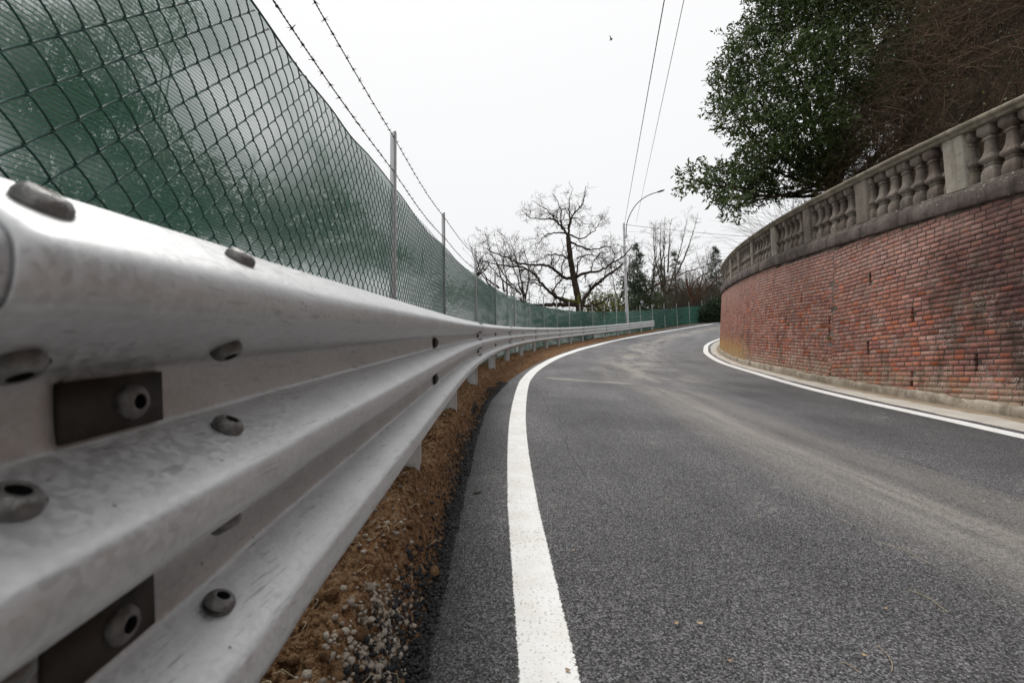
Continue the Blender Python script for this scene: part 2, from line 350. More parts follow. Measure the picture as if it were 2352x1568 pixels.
def mat_galv(name='galvanised_steel', dirt=1.0, k=1.0):
    n = NT(name); p = n.pos()
    sp = n.sep(n.voro(n.add_v(p, n.noise(p, 60, 3, .6, True), .010), 170, 'F1', 'Color'))[0]       # zinc spangle
    soft = n.noise(p, 7, 4, .6); fine = n.noise(p, 160, 2)
    v = n.add(n.ramp(soft, .3, .7, .56*k, .63*k), n.add(n.mul(n.sub(sp, .5), .10*k), n.mul(n.sub(fine, .5), .08*k)))
    c = n.comb(v, n.mul(v, 1.01), n.mul(v, 1.025))
    scr = n.noise(n.scale(p, (260, 6, 260)), 1.0, 3, .6); c = n.mix(n.mul(n.ramp(scr, .60, .68), n.ramp(n.noise(p, 6, 2), .42, .6, 0, .5*dirt)), c, (.17, .17, .175, 1))
    c = n.mix(n.ramp(n.noise(n.scale(p, (14, 3.5, 14)), 1.0, 4, .65), .58, .74, 0, .25*dirt), c, (.36, .355, .345, 1))
    grime = n.ramp(n.noise(n.scale(p, (60, 9, 60)), 1.0, 4, .7), .60, .70, 0, .45*dirt); c = n.mix(grime, c, (.20, .20, .205, 1))
    c = n.mix(n.ramp(n.voro(p, 31), .075, .03, 0, .8*dirt), c, (.10, .06, .04, 1))
    n.bump(n.add(n.mul(sp, .6), n.mul(fine, .5)), .12, .003)
    return n.set(c, n.ramp(sp, .2, .8, .40, .54), .58, .4)
M['galv'] = mat_galv(); M['post'] = mat_galv('galvanised_post', .3, .95)
M['boltm'] = simple('bolt_steel', (.14, .137, .134), (.25, .245, .24), 90, .42, .5, .25, 260, .6)
M['plate'] = simple('raw_plate', (.050, .044, .040), (.085, .076, .068), 25, .6, .3, .1, 100, .3)
M['lamp'] = simple('painted_lamp', (.05, .05, .055), (.08, .08, .085), 10, .5, .4)
M['glass'] = simple('lamp_glass', (.5, .5, .5), (.6, .6, .6), 5, .2, .5)
M['reflector'] = simple('reflector', (.55, .55, .55), (.7, .7, .7), 20, .35, .5)
M['cable'] = simple('cable', (.03, .03, .03), (.06, .06, .06), 5, .7, .2)
M['wire'] = simple('green_coated_wire', (.020, .088, .070), (.045, .150, .120), 6, .38, .5)
M['barb'] = simple('barbed_wire', (.045, .042, .040), (.10, .095, .09), 30, .6, .3, metal=.4)
M['bird'] = simple('bird', (.012, .012, .013), (.03, .03, .03), 10, .8, .2)

def mat_net(name, open_=.50, tint=1.0):
    n = NT(name); x = n.sep(n.uv()); u_, z_ = x[0], x[1]       # metres along and up
    wv = n.add(z_, n.mul(n.noise(n.comb(u_, z_), 2.2, 2), .012))
    rib = n.math('FRACT', n.math('MULTIPLY', wv, 100.0)); ribm = n.ramp(n.math('ABSOLUTE', n.sub(rib, .5)), .21, .09)
    knit = n.math('FRACT', n.add(n.mul(u_, 190.0), n.mul(n.math('FLOOR', n.mul(wv, 100.0)), .5))); knm = n.ramp(n.math('ABSOLUTE', n.sub(knit, .5)), .20, .36, 0, 1)
    thin = n.ramp(n.noise(n.comb(n.mul(u_, .8), n.mul(z_, 5.0)), 1.1, 4, .6), .34, .66, -.12, .16)
    cov = n.math('MAXIMUM', n.mul(ribm, .95), n.mul(knm, .50))
    cov = n.math('MAXIMUM', cov, n.add(1.0-open_-.12, thin)); cov = n.math('MULTIPLY', cov, 1.0, clamp=True)
    c = n.mix(n.noise(n.comb(u_, z_), 3, 3), (.017*tint, .064*tint, .049*tint, 1), (.030*tint, .096*tint, .073*tint, 1))
    n.set(c, .6, spec=.25)
    t = n.t.nodes.new('ShaderNodeBsdfTranslucent'); n.link(n.mix(.5, c, (.07, .17, .13, 1)), t.inputs[0])
    m1 = n.t.nodes.new('ShaderNodeMixShader'); m1.inputs[0].default_value = .45; n.t.links.new(n.bsdf.outputs[0], m1.inputs[1]); n.t.links.new(t.outputs[0], m1.inputs[2])
    tr = n.t.nodes.new('ShaderNodeBsdfTransparent'); m2 = n.t.nodes.new('ShaderNodeMixShader'); n.link(cov, m2.inputs[0])
    rf = n.t.nodes.new('ShaderNodeBsdfRefraction'); rf.inputs['IOR'].default_value = 1.05; rf.inputs['Roughness'].default_value = .50      # haze put into the shader to blur what lies behind the net
    m3 = n.t.nodes.new('ShaderNodeMixShader'); m3.inputs[0].default_value = .66; n.t.links.new(tr.outputs[0], m3.inputs[1]); n.t.links.new(rf.outputs[0], m3.inputs[2]); n.t.links.new(m3.outputs[0], m2.inputs[1]); n.t.links.new(m1.outputs[0], m2.inputs[2]); n.t.links.new(m2.outputs[0], n.out.inputs[0]); return n.m
M['net'] = mat_net('shade_net', .55, 2.9); M['net_mid'] = mat_net('close_shade_net', .20, 2.1); M['net_dense'] = mat_net('dense_shade_net', .06, 1.5)

def weather(n, c, p, y_, z_, med, k=1.0):
    big = n.noise(p, 1.3, 4, .6); tw = n.noise(p, 3.6, 5, .7)
    dy = n.mul(n.sub(y_, 4.20), .72); dz = n.mul(n.sub(z_, 1.00), .80); rad = n.math('SQRT', n.add(n.mul(dy, dy), n.mul(dz, dz)))
    stain = n.ramp(n.add(rad, n.add(n.mul(n.sub(big, .5), 1.3), n.mul(n.sub(tw, .5), .9))), 1.45, .65)
    c = n.mix(n.mul(stain, n.ramp(med, .22, .62, .50, .88)), c, (.058, .034, .034, 1))
    run = n.mul(n.ramp(n.noise(n.scale(p, (3.2, 3.2, .7)), 1.0, 4, .65), .52, .68), n.ramp(z_, 1.4, .6, .25, .8)); c = n.mix(n.mul(run, k), c, (.075, .055, .042, 1))
    gr = n.mul(n.ramp(tw, .52, .66), n.ramp(med, .4, .62, 0, .6)); c = n.mix(gr, c, (.16, .12, .085, 1))
    wz = n.ramp(z_, 1.5, .2, .22, 1.0)
    wm = n.ramp(n.noise(p, 2.3, 4, .65), .47, .62); wh = n.mul(n.mul(n.ramp(n.noise(p, 75, 4, .8), .53, .60), wm), wz); wh2 = n.mul(n.mul(n.ramp(n.noise(p, 22, 4, .75), .56, .66), wm), wz)
    c = n.mix(n.mul(n.math('MAXIMUM', wh, n.mul(wh2, .6)), .9), c, (.66, .61, .55, 1))
    yel = n.mul(n.ramp(y_, 11.6, 13.3), n.ramp(n.sub(z_, n.mul(n.sub(y_, 12), .1)), 1.0, .35)); yel = n.mul(yel, n.ramp(med, .3, .55, .4, 1)); c = n.mix(n.mul(yel, .85), c, (.46, .28, .075, 1))
    low = n.ramp(n.sub(z_, n.mul(n.sub(y_, 5.4), .095)), .02, -.32); return n.mix(n.mul(n.mul(low, n.ramp(med, .35, .6)), .75), c, (.34, .27, .19, 1))
def mat_brick(name, src):
    n = NT(name); p = n.pos(); x = n.sep(p); y_, z_ = x[1], x[2]
    if src == 'obj': base = n.t.nodes.new('ShaderNodeObjectInfo').outputs['Color']
    else: base = n.attr('pcol')
    med = n.noise(p, 9, 4, .65); fin = n.noise(p, 70, 3, .6)
    c = n.mix(n.ramp(fin, .35, .7, 0, .45), base, (.12, .060, .046, 1))
    pink = n.mul(n.ramp(n.sub(z_, n.mul(y_, .095)), .35, 1.25), n.ramp(med, .30, .6, .25, .8))
    c = n.mix(n.mul(pink, .85), c, (.50, .315, .275, 1))
    c = weather(n, c, p, y_, z_, med)
    n.bump(n.add(fin, n.mul(med, .6)), .6, .008)
    return n.set(c, .9, spec=.15)
M['brick_obj'] = mat_brick('brick', 'obj'); M['brick'] = mat_brick('brickwork', 'attr')
def mat_mortar():
    n = NT('mortar'); p = n.pos()
    c = n.mix(n.ramp(n.noise(p, 2.5, 4), .35, .65), (.085, .070, .058, 1), (.235, .195, .163, 1)); x = n.sep(p); med = n.noise(p, 9, 4, .65)
    c = n.mix(n.ramp(n.noise(p, 8, 3), .50, .66, 0, .75), c, (.05, .038, .032, 1)); c = weather(n, c, p, x[1], x[2], med)
    n.bump(n.noise(p, 90, 3), .6, .008); return n.set(c, .95, spec=.1)
M['mortar'] = mat_mortar()
def mat_stone(name, c1, c2, lich=.5, spotc=(.50, .49, .43)):
    n = NT(name); p = n.pos(); g = n.sep(n.t.nodes.new('ShaderNodeNewGeometry').outputs['Normal'])
    c = n.mix(n.ramp(n.noise(p, 3.2, 4, .6), .35, .66), (*c1, 1), (*c2, 1))
    c = n.mix(n.ramp(n.noise(p, 17, 4, .7), .50, .70, 0, .5), c, tuple(k*.55 for k in c1)+(1,))
    run = n.noise(n.scale(p, (7, 7, .7)), 1.0, 3); c = n.mix(n.ramp(run, .52, .72, 0, .55), c, tuple(k*.45 for k in c1)+(1,))
    up = n.ramp(g[2], .1, .8)                                 # lichen settles on what faces up
    sp = n.ramp(n.noise(p, 42, 4, .75), .56, .64); sp2 = n.mul(n.ramp(n.voro(p, 13), .17, .08), n.ramp(n.noise(p, 1.8, 2), .50, .62))
    c = n.mix(n.math('MAXIMUM', n.mul(n.mul(sp, up), lich+.2), n.mul(sp2, lich*.9)), c, (*spotc, 1))
    c = n.mix(n.mul(n.ramp(n.noise(p, 5, 3), .60, .70), n.mul(up, .6)), c, (.13, .13, .05, 1))
    n.bump(n.add(n.noise(p, 60, 3), n.noise(p, 240, 2)), .45, .006); return n.set(c, .92, spec=.12)
M['stone'] = mat_stone('weathered_stone', (.165, .138, .118), (.27, .235, .20), .55)
M['stone_dark'] = mat_stone('dark_coping_stone', (.088, .070, .064), (.165, .136, .122), .85)
M['stone_brown'] = mat_stone('brownish_stone', (.125, .098, .085), (.21, .172, .146), .5)
M['stone_pale'] = mat_stone('pale_pier_stone', (.31, .28, .235), (.41, .375, .32), .35)
M['stone_rail'] = mat_stone('handrail_stone', (.21, .185, .145), (.34, .30, .24), .8)
M['plinth'] = mat_stone('plinth_render', (.25, .21, .16), (.44, .385, .315), .6, (.68, .63, .56))
def mat_gutter():
    n = NT('gutter_concrete'); x = n.sep(n.uv()); t = x[1]; p = n.pos()     # t: 0 road side .. 1 wall
    c = n.mix(n.ramp(n.noise(p, 2.5, 4), .3, .7), (.47, .43, .38, 1), (.58, .545, .49, 1))
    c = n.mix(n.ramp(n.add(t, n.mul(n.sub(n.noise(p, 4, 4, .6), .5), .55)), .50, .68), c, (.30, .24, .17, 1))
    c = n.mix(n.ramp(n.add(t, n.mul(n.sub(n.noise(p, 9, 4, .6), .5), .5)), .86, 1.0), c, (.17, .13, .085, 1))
    c = n.mix(n.ramp(n.noise(p, 60, 3), .62, .70, 0, .6), c, (.2, .17, .14, 1))
    n.bump(n.noise(p, 70, 3), .5, .01); return n.set(c, .9, spec=.15)
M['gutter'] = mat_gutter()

# ------------------------------------------------------------------ ground sheet
def build_ground():
    r = np.concatenate([np.linspace(0, 60, 121), np.geomspace(62, 1500, 34)]); xs = np.concatenate([-r[::-1], r[1:]])
    ys = np.concatenate([-np.geomspace(1500, 12, 24), np.linspace(-10, 70, 161), np.geomspace(72, 1500, 30)])
    X, Y = np.meshgrid(xs, ys, indexing='ij'); s, d = foot(X, Y, RX, RY, RS, RTH)
    g = G(X, Y); zl = ztop(np.clip(s, -6, 60))-.89
    out = np.maximum(0, -d-.75)
    z = np.where(d < 0, zl-.10-np.minimum(.42*out, 3.2+.02*out), g-.30)
    z = z+np.where(d < -2, .5*(vnoise(X.ravel()*.25, Y.ravel()*.25, 3)-.5), 0)
    far = np.hypot(X, Y).ravel(); z = np.where(far > 90, np.minimum(z, -4), z)
    V = np.stack([X.ravel(), Y.ravel(), z], 1)
    struct(obj('ground', mesh_np('ground', V, grid_faces(len(xs), len(ys)), M['ground'], smooth=True)))
build_ground()

# ------------------------------------------------------------------ road, painted lines, gutter
def ribbon(name, S, Dfun, nd, mat, lift=0.0, uvfun=None, smooth=True):
    V, U = [], []
    T = np.linspace(0, 1, nd)
    Ss, Tt = np.meshgrid(S, T, indexing='ij'); d0, d1 = Dfun(S); D = d0[:, None]*(1-Tt)+d1[:, None]*Tt
    x, y, _ = rail_xy(Ss.ravel(), D.ravel()); z = G(x, y)+(lift(Ss.ravel(), D.ravel(), Tt.ravel()) if callable(lift) else lift)
    uv = uvfun(Ss, D, Tt) if uvfun else np.stack([Ss.ravel(), D.ravel()], 1)
    return mesh_np(name, np.stack([x, y, z], 1), grid_faces(len(S), nd)[:, ::-1], mat, uv=uv, smooth=smooth)
SR = np.concatenate([np.arange(-8, 10, .1), np.arange(10, 72, .3)])
def road_lift(s, d, t):
    e = np.clip((d-d_edge(s))/.05, 0, 1)
    return -.03*(1-e)**2
road = struct(obj('road', ribbon('road', SR, lambda s: (d_edge(s)-.03+.035*(vnoise(s*9, s*0, 5)-.5)+.02*(vnoise(s*31, s*0, 8)-.5), d_right(s)+.36), 90, M['asphalt'], road_lift)))
obj('edge_line', ribbon('edge_line_left', SR, lambda s: (d_line(s)-w_line(s)*.54, d_line(s)+w_line(s)*.54), 4, M['line'], .004,
    lambda s, d, t: np.stack([s.ravel(), ((t-.5)*2.16).ravel()], 1)), road)
obj('edge_line', ribbon('edge_line_right', SR, lambda s: (d_right(s)-.01, d_right(s)+.20), 4, M['line'], .004,
    lambda s, d, t: np.stack([s.ravel(), ((t-.5)*2.16).ravel()], 1)), road)
def wallbase_d(S):
    """distance from the guardrail line to the foot of the wall, for each S"""
    sw = np.linspace(-9, 44, 1200); x, y, _ = wall_xy(sw, -.20); s, d = foot(x, y, RX, RY, RS, RTH)
    o = np.argsort(s); return np.interp(S, s[o], d[o])
SG = np.concatenate([np.arange(-6, 16, .08), np.arange(16, 40, .3)])
def gut_d(s):
    a = d_right(s)+.265+.05*(vnoise(s*2.2, s*0, 4)-.5)+.03*(vnoise(s*9, s*0, 6)-.5); b = np.maximum(wallbase_d(s)+.06, a+.3); return a, b
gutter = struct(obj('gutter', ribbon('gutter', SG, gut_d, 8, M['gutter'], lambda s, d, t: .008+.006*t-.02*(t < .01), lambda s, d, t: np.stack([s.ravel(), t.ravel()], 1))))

# ------------------------------------------------------------------ soil verge
def verge_z(s, d):
    x, y, _ = rail_xy(s, d); g = G(x, y)
    t = np.clip((d_edge(s)-d)/np.maximum(d_edge(s)+.05, .12), 0, 1); t = t*t*(3-2*t)
    z = g-.045*(1-t)+mound(s)*t-.40*np.maximum(0, -d-.75)
    a = .065*(vnoise(s*5, d*5, 11)-.5)+.055*(vnoise(s*13, d*13, 12)-.5)+.030*(vnoise(s*37, d*37, 13)-.5)
    fine = .014*(vnoise(s*85, d*85, 14)-.5)
    return x, y, z+(a+np.where(s < 9, fine, 0))*np.clip((d_edge(s)-d)/.1+.2, .2, 1)
def build_verge():
    S = np.concatenate([np.arange(-6, .5, .1), np.arange(.5, 6.5, .0125), np.arange(6.5, 14, .03), np.arange(14, 56, .12)])
    T = np.linspace(0, 1, 90); Ss, Tt = np.meshgrid(S, T, indexing='ij'); d1 = d_edge(Ss)+.03; D = -1.3+(d1+1.3)*(Tt**.75)
    x, y, z = verge_z(Ss.ravel(), D.ravel())
    struct(obj('verge', mesh_np('verge', np.stack([x, y, z], 1), grid_faces(len(S), len(T))[:, ::-1], M['soil'], smooth=True)))
build_verge()
def ico():
    p = (1+5**.5)/2
    V = np.array([(-1, p, 0), (1, p, 0), (-1, -p, 0), (1, -p, 0), (0, -1, p), (0, 1, p), (0, -1, -p), (0, 1, -p), (p, 0, -1), (p, 0, 1), (-p, 0, -1), (-p, 0, 1)], float)/1.902
    F = np.array([(0, 11, 5), (0, 5, 1), (0, 1, 7), (0, 7, 10), (0, 10, 11), (1, 5, 9), (5, 11, 4), (11, 10, 2), (10, 7, 6), (7, 1, 8), (3, 9, 4), (3, 4, 2), (3, 2, 6), (3, 6, 8), (3, 8, 9), (4, 9, 5), (2, 4, 11), (6, 2, 10), (8, 6, 7), (9, 8, 1)])
    return V, F
IV, IF = ico()
def stones(P, R, rng, flat=.7, jag=.28):
    n = len(P); V = IV[None]*(1+jag*rng.normal(size=(n, 12, 1)).clip(-1.3, 1.3)); V = V*rng.uniform(.7, 1.25, size=(n, 1, 3))*np.array([1, 1, flat])
    a = rng.uniform(0, 6.283, n); c, s = np.cos(a)[:, None], np.sin(a)[:, None]
    X = V[..., 0]*c-V[..., 1]*s; Y = V[..., 0]*s+V[..., 1]*c; V = np.stack([X, Y, V[..., 2]], -1)*np.asarray(R)[:, None, None]+np.asarray(P)[:, None]
    F = (IF[None]+(np.arange(n)*12)[:, None, None]).reshape(-1, 3); return V.reshape(-1, 3), F
def scatter_verge(n, s0, s1, dlo, dhi, rng, power=1.6):
    s = s0+(s1-s0)*rng.uniform(0, 1, n)**power; d = dlo(s)+(dhi(s)-dlo(s))*rng.uniform(0, 1, n); x, y, z = verge_z(s, d); return s, d, np.stack([x, y, z], 1)
def build_debris():
    rng = np.random.default_rng(21)
    # clods of earth
    s, d, P = scatter_verge(5200, .6, 16, lambda s: -.55+0*s, lambda s: d_edge(s)-.02, rng, 1.7); R = rng.gamma(1.5, .0042, len(P)).clip(.002, .030)
    V, F = stones(P, R, rng, .7, .22)
    tag(obj('soil_clods', mesh_np('clods', V, F, M['clod'], smooth=True)), 'small brown clods of earth strewn along the soil verge', 'soil clods', kind='stuff')
    # pale gravel, thick near the camera and thin along the edge
    s, d, P = scatter_verge(650, .6, 18, lambda s: -.4+0*s, lambda s: d_edge(s)+.0, rng, 1.5); R = rng.gamma(2.2, .0022, len(P)).clip(.0015, .012)
    n2 = 900; s2 = rng.normal(1.02, .13, n2); d2 = d_edge(s2)-.075+rng.normal(0, .028, n2)-.10*np.maximum(0, 1.0-s2); x, y, z = verge_z(s2, d2); P2 = np.stack([x, y, z+rng.uniform(0, .006, n2)], 1); R2 = rng.gamma(2.6, .0016, n2).clip(.0015, .010)
    n3 = 130; s3 = rng.normal(1.5, .25, n3); d3 = rng.normal(-.09, .06, n3); x, y, z = verge_z(s3, d3); P3 = np.stack([x, y, z], 1); R3 = rng.gamma(2.2, .0024, n3).clip(.002, .012)
    V, F = stones(np.concatenate([P, P2, P3]), np.concatenate([R, R2, R3]), rng, .75, .16)
    tag(obj('pale_gravel', mesh_np('gravel', V, F, M['pebble'], smooth=True)), 'pale grey gravel scattered between soil and asphalt edge', 'gravel', kind='stuff')
    # crumbled black edge
    n = 26000; s = .6+6.5*rng.uniform(0, 1, n)**1.5; wd = .030+.075*vnoise(s*2.3, s*0, 31)**2
    d = d_edge(s)+.015-np.minimum(np.abs(rng.normal(0, 1, n))*wd, .095+.02*rng.uniform(size=n)); x, y, z = verge_z(s, d); g = G(x, y); zz = np.maximum(z, g-.022)+rng.uniform(-.002, .009, n)
    V, F = stones(np.stack([x, y, zz], 1), rng.gamma(2.2, .0018, n).clip(.0014, .009), rng, .75, .34)
    tag(obj('asphalt_crumbs', mesh_np('crumbs', V, F, M['crumb'])), 'loose black asphalt crumbs along the ragged road edge', 'asphalt crumbs', kind='stuff')
    # roots and twigs in the soil
    n = 420; s, d, P = scatter_verge(n, .7, 9, lambda s: -.45+0*s, lambda s: d_edge(s)-.03, rng, 1.5)
    a = rng.uniform(0, 6.283, n); L = rng.uniform(.015, .07, n); k = 5; t = np.linspace(0, 1, k)
    Q = P[:, None]+np.stack([np.cos(a)[:, None]*L[:, None]*t+.15*L[:, None]*np.sin(t*5+a[:, None]), np.sin(a)[:, None]*L[:, None]*t, .006+.012*np.sin(t*3.1)[None]*rng.uniform(.2, 1, (n, 1))], -1)
    V, F = tubes_many(Q, np.broadcast_to(rng.uniform(.0006, .0016, n)[:, None], (n, k)), 3)
    tag(obj('twig_litter', mesh_np('twig_litter', V, F, M['needle'])), 'short dry straw and rootlets lying on the soil verge', 'twig litter', kind='stuff')
build_debris()
def fallen():
    rng = np.random.default_rng(5)
    def on_road(s, d, lift=.004):
        x, y, th = rail_xy(s, d); return float(x), float(y), float(G(np.array([x]), np.array([y]))[0])+lift
    for i, ((s0, d0), (s1, d1), lab) in enumerate([((1.76, 1.76), (1.59, 1.80), 'long pale pine needle lying on the asphalt, second nearest the dust streak'), ((1.43, 1.572), (1.32, 1.60), 'curved pale pine needle on the asphalt below the long straight one'),
                                           ((1.18, 1.257), (1.09, 1.215), 'bent pale pine needle on the asphalt near the bottom edge'), ((1.12, 1.117), (1.09, 1.14), 'short pale pine needle at the very bottom of the road'),
                                           ((2.0, 1.766), (1.90, 1.765), 'faint pine needle on the asphalt below the dust streak')]):
        a = np.array(on_road(s0, d0)); b = np.array(on_road(s1, d1)); t = np.linspace(0, 1, 8)[:, None]
        side = np.array([-(b-a)[1], (b-a)[0], 0]); P = a+(b-a)*t+side*.12*np.sin(t*3.14*(1+.5*(i % 2)))
        V, F = tube(P, .0009, 4); tag(obj('pine_needle', mesh_np('needle', V, F, M['needle'])), lab, 'pine needle', 'pine needles on the road')
    def leafmesh(L, Wd, curl, seed):
        r = np.random.default_rng(seed); k = 7; t = np.linspace(0, 1, k); w = np.sin(np.pi*np.clip(t*.97+.03, 0, 1))**.8*Wd*(1+.15*r.normal(size=k))
        V = []
        for i in range(k):
            for q in (-1, 0, 1): V.append((t[i]*L-L/2, q*w[i]/2, curl*(abs(q)*.5+(t[i]-.5)**2*2.5)))
        return np.array(V), grid_faces(k, 3)
    spots = [(2.25, .189, .055, .030, 'greenleaf', 'dark green fallen leaf on the asphalt left of the white line', 'leaf'),
             (1.26, .77, .040, .022, 'deadleaf', 'tan leaf scrap lying right of the white line, left one of a pair', 'leaf'), (1.26, .835, .045, .026, 'deadleaf', 'tan leaf scrap lying right of the white line, right one of a pair', 'leaf'),
             (1.12, .845, .035, .018, 'deadleaf', 'tan leaf scrap near the bottom of the road', 'leaf'), (1.14, 1.19, .035, .020, 'deadleaf', 'tan leaf scrap beside the bent pine needle', 'leaf'),
             (1.33, 1.41, .030, .016, 'deadleaf', 'tan leaf scrap left of the curved pine needle', 'leaf'), (2.0, 1.43, .035, .016, 'deadleaf', 'tan leaf scrap in the middle of the road', 'leaf'),
             (2.17, 1.093, .030, .016, 'deadleaf', 'small tan leaf scrap in the nearer half of the lane', 'leaf'), (3.73, 1.675, .06, .028, 'deadleaf', 'tan leaf farthest up the lane', 'leaf'),
             (2.2, 2.66, .07, .02, 'deadleaf', 'long tan leaf on the far side of the dust streak', 'leaf'), (1.67, .56, .028, .018, 'deadleaf', 'tan crumb of leaf just right of the white line', 'leaf'),
             (1.09, .45, .030, .022, 'deadleaf', 'tan leaf crumb lying on the white line itself', 'leaf')]
    for i, (s, d, L, Wd, m, lab, cat) in enumerate(spots):
        V, F = leafmesh(L*(.9 if m == 'greenleaf' else .42), Wd*(.9 if m == 'greenleaf' else .42), .004, i); p = on_road(s, d, .006); th = float(np.interp(s, RS, RTH))
        tag(obj('fallen_leaf', mesh_np('leaf', V, F, M[m], smooth=True), loc=p, rot=(math.atan(.095), 0, rng.uniform(-.7, .7))), lab, cat, 'leaves on the road')
fallen()

# ------------------------------------------------------------------ guardrail
PROF = [(.262, -.036), (.253, -.024), (.220, .032), (.207, .043), (.179, .043), (.166, .034), (.128, -.036), (.120, -.042), (.072, -.042), (.064, -.036), (.026, .034), (.013, .043)]
PROF = np.array(PROF+[(-z, d) for z, d in PROF[::-1]])
def chaikin(P, n):
    for _ in range(n):
        Q = np.empty((2*len(P), 2)); Q[0::2] = np.vstack([P[:1], P[:-1]*.25+P[1:]*.75]); Q[1::2] = np.vstack([P[:-1]*.75+P[1:]*.25, P[-1:]]); P = Q[1:-1] if False else np.vstack([P[:1], np.stack([P[:-1]*.75+P[1:]*.25, P[:-1]*.25+P[1:]*.75], 1).reshape(-1, 2), P[-1:]])
    return P
PF = chaikin(PROF, 2)
JOINTS = [-4.8, .40, 5.56, 10.7, 16.1, 21.5, 26.9, 32.2, 37.5, 42.6]
zc = lambda s: ztop(s)-.265
def prof_at(z): i = np.argsort(PF[:, 0]); return np.interp(z, PF[i, 0], PF[i, 1])
def rail_pt(s, dd, z):
    x, y, th = rail_xy(s, dd); return np.stack([x, y, z+np.zeros_like(x)], -1), th
def button_bolt(r=.0165, h=.010, seg=20):
    pr = [(r*.98, -.002), (r, .002), (r*.93, .0055), (r*.70, h*.92), (r*.46, h), (r*.42, h*.95)]; mb = MB(); n = seg
    a = np.arange(n)/n*2*math.pi; V = np.concatenate([np.stack([q*np.cos(a), q*np.sin(a), np.full(n, w)], 1) for q, w in pr])
    j = np.arange(n); F = np.concatenate([np.stack([k*n+j, k*n+(j+1) % n, (k+1)*n+(j+1) % n, (k+1)*n+j], 1) for k in range(len(pr)-1)]); mb.add(V, F, 0)
    hx = np.arange(6)/6*2*math.pi; rr = r*.42
    V = np.concatenate([np.stack([rr*np.cos(a), rr*np.sin(a), np.full(n, h*.95)], 1), np.stack([rr*.96*np.cos(a), rr*.96*np.sin(a), np.full(n, h*.2)], 1)])
    mb.add(V, np.stack([j, (j+1) % n, n+(j+1) % n, n+j], 1), 1); mb.add(V[n:], np.array([list(range(n))]), 1)
    # flat dark disc beside the head, painted as the slotted hole's shade
    e = np.stack([(r*1.02)*np.cos(a)*1.0+np.where(np.cos(a) > 0, r*.22, 0), r*.80*np.sin(a), np.full(n, .0012)], 1); mb.add(e, np.array([list(range(n))]), 1)
    return mb.mesh('bolt', [M['boltm'], M['dark']], smooth=True)
BOLT = button_bolt(); BOLT_FAR = button_bolt(.0165, .010, 8)
def plate_mesh():
    mb = MB(); V, F = box(-.052, .052, -.0235, .0235, 0, .006); mb.add(V, F, 0); return mb.mesh('washer_plate', [M['plate']])
PLATE = plate_mesh()
def frame_rot(zax, xax):
    z = np.array(zax, float); z /= np.linalg.norm(z); x = np.array(xax, float); x = x-z*(x@z); x /= np.linalg.norm(x); y = np.cross(z, x)
    return Matrix(((x[0], y[0], z[0]), (x[1], y[1], z[1]), (x[2], y[2], z[2]))).to_euler()
def rail_frame(s, dd, z, lift=0.0):
    """point on the beam's road side at height z above its centre, its normal and its direction along the rail"""
    x, y, th = rail_xy(s, 0.0); n_d = np.array([math.cos(th), -math.sin(th), 0]); al = np.array([math.sin(th), math.cos(th), .0955]); al /= np.linalg.norm(al)
    e = .004; sl = (prof_at(z+e)-prof_at(z-e))/(2*e); nrm = n_d*1.0+np.array([0, 0, -sl]); nrm /= np.linalg.norm(nrm)
    p = np.array([x, y, zc(s)+z])+n_d*prof_at(z)+nrm*lift; return p, nrm, al
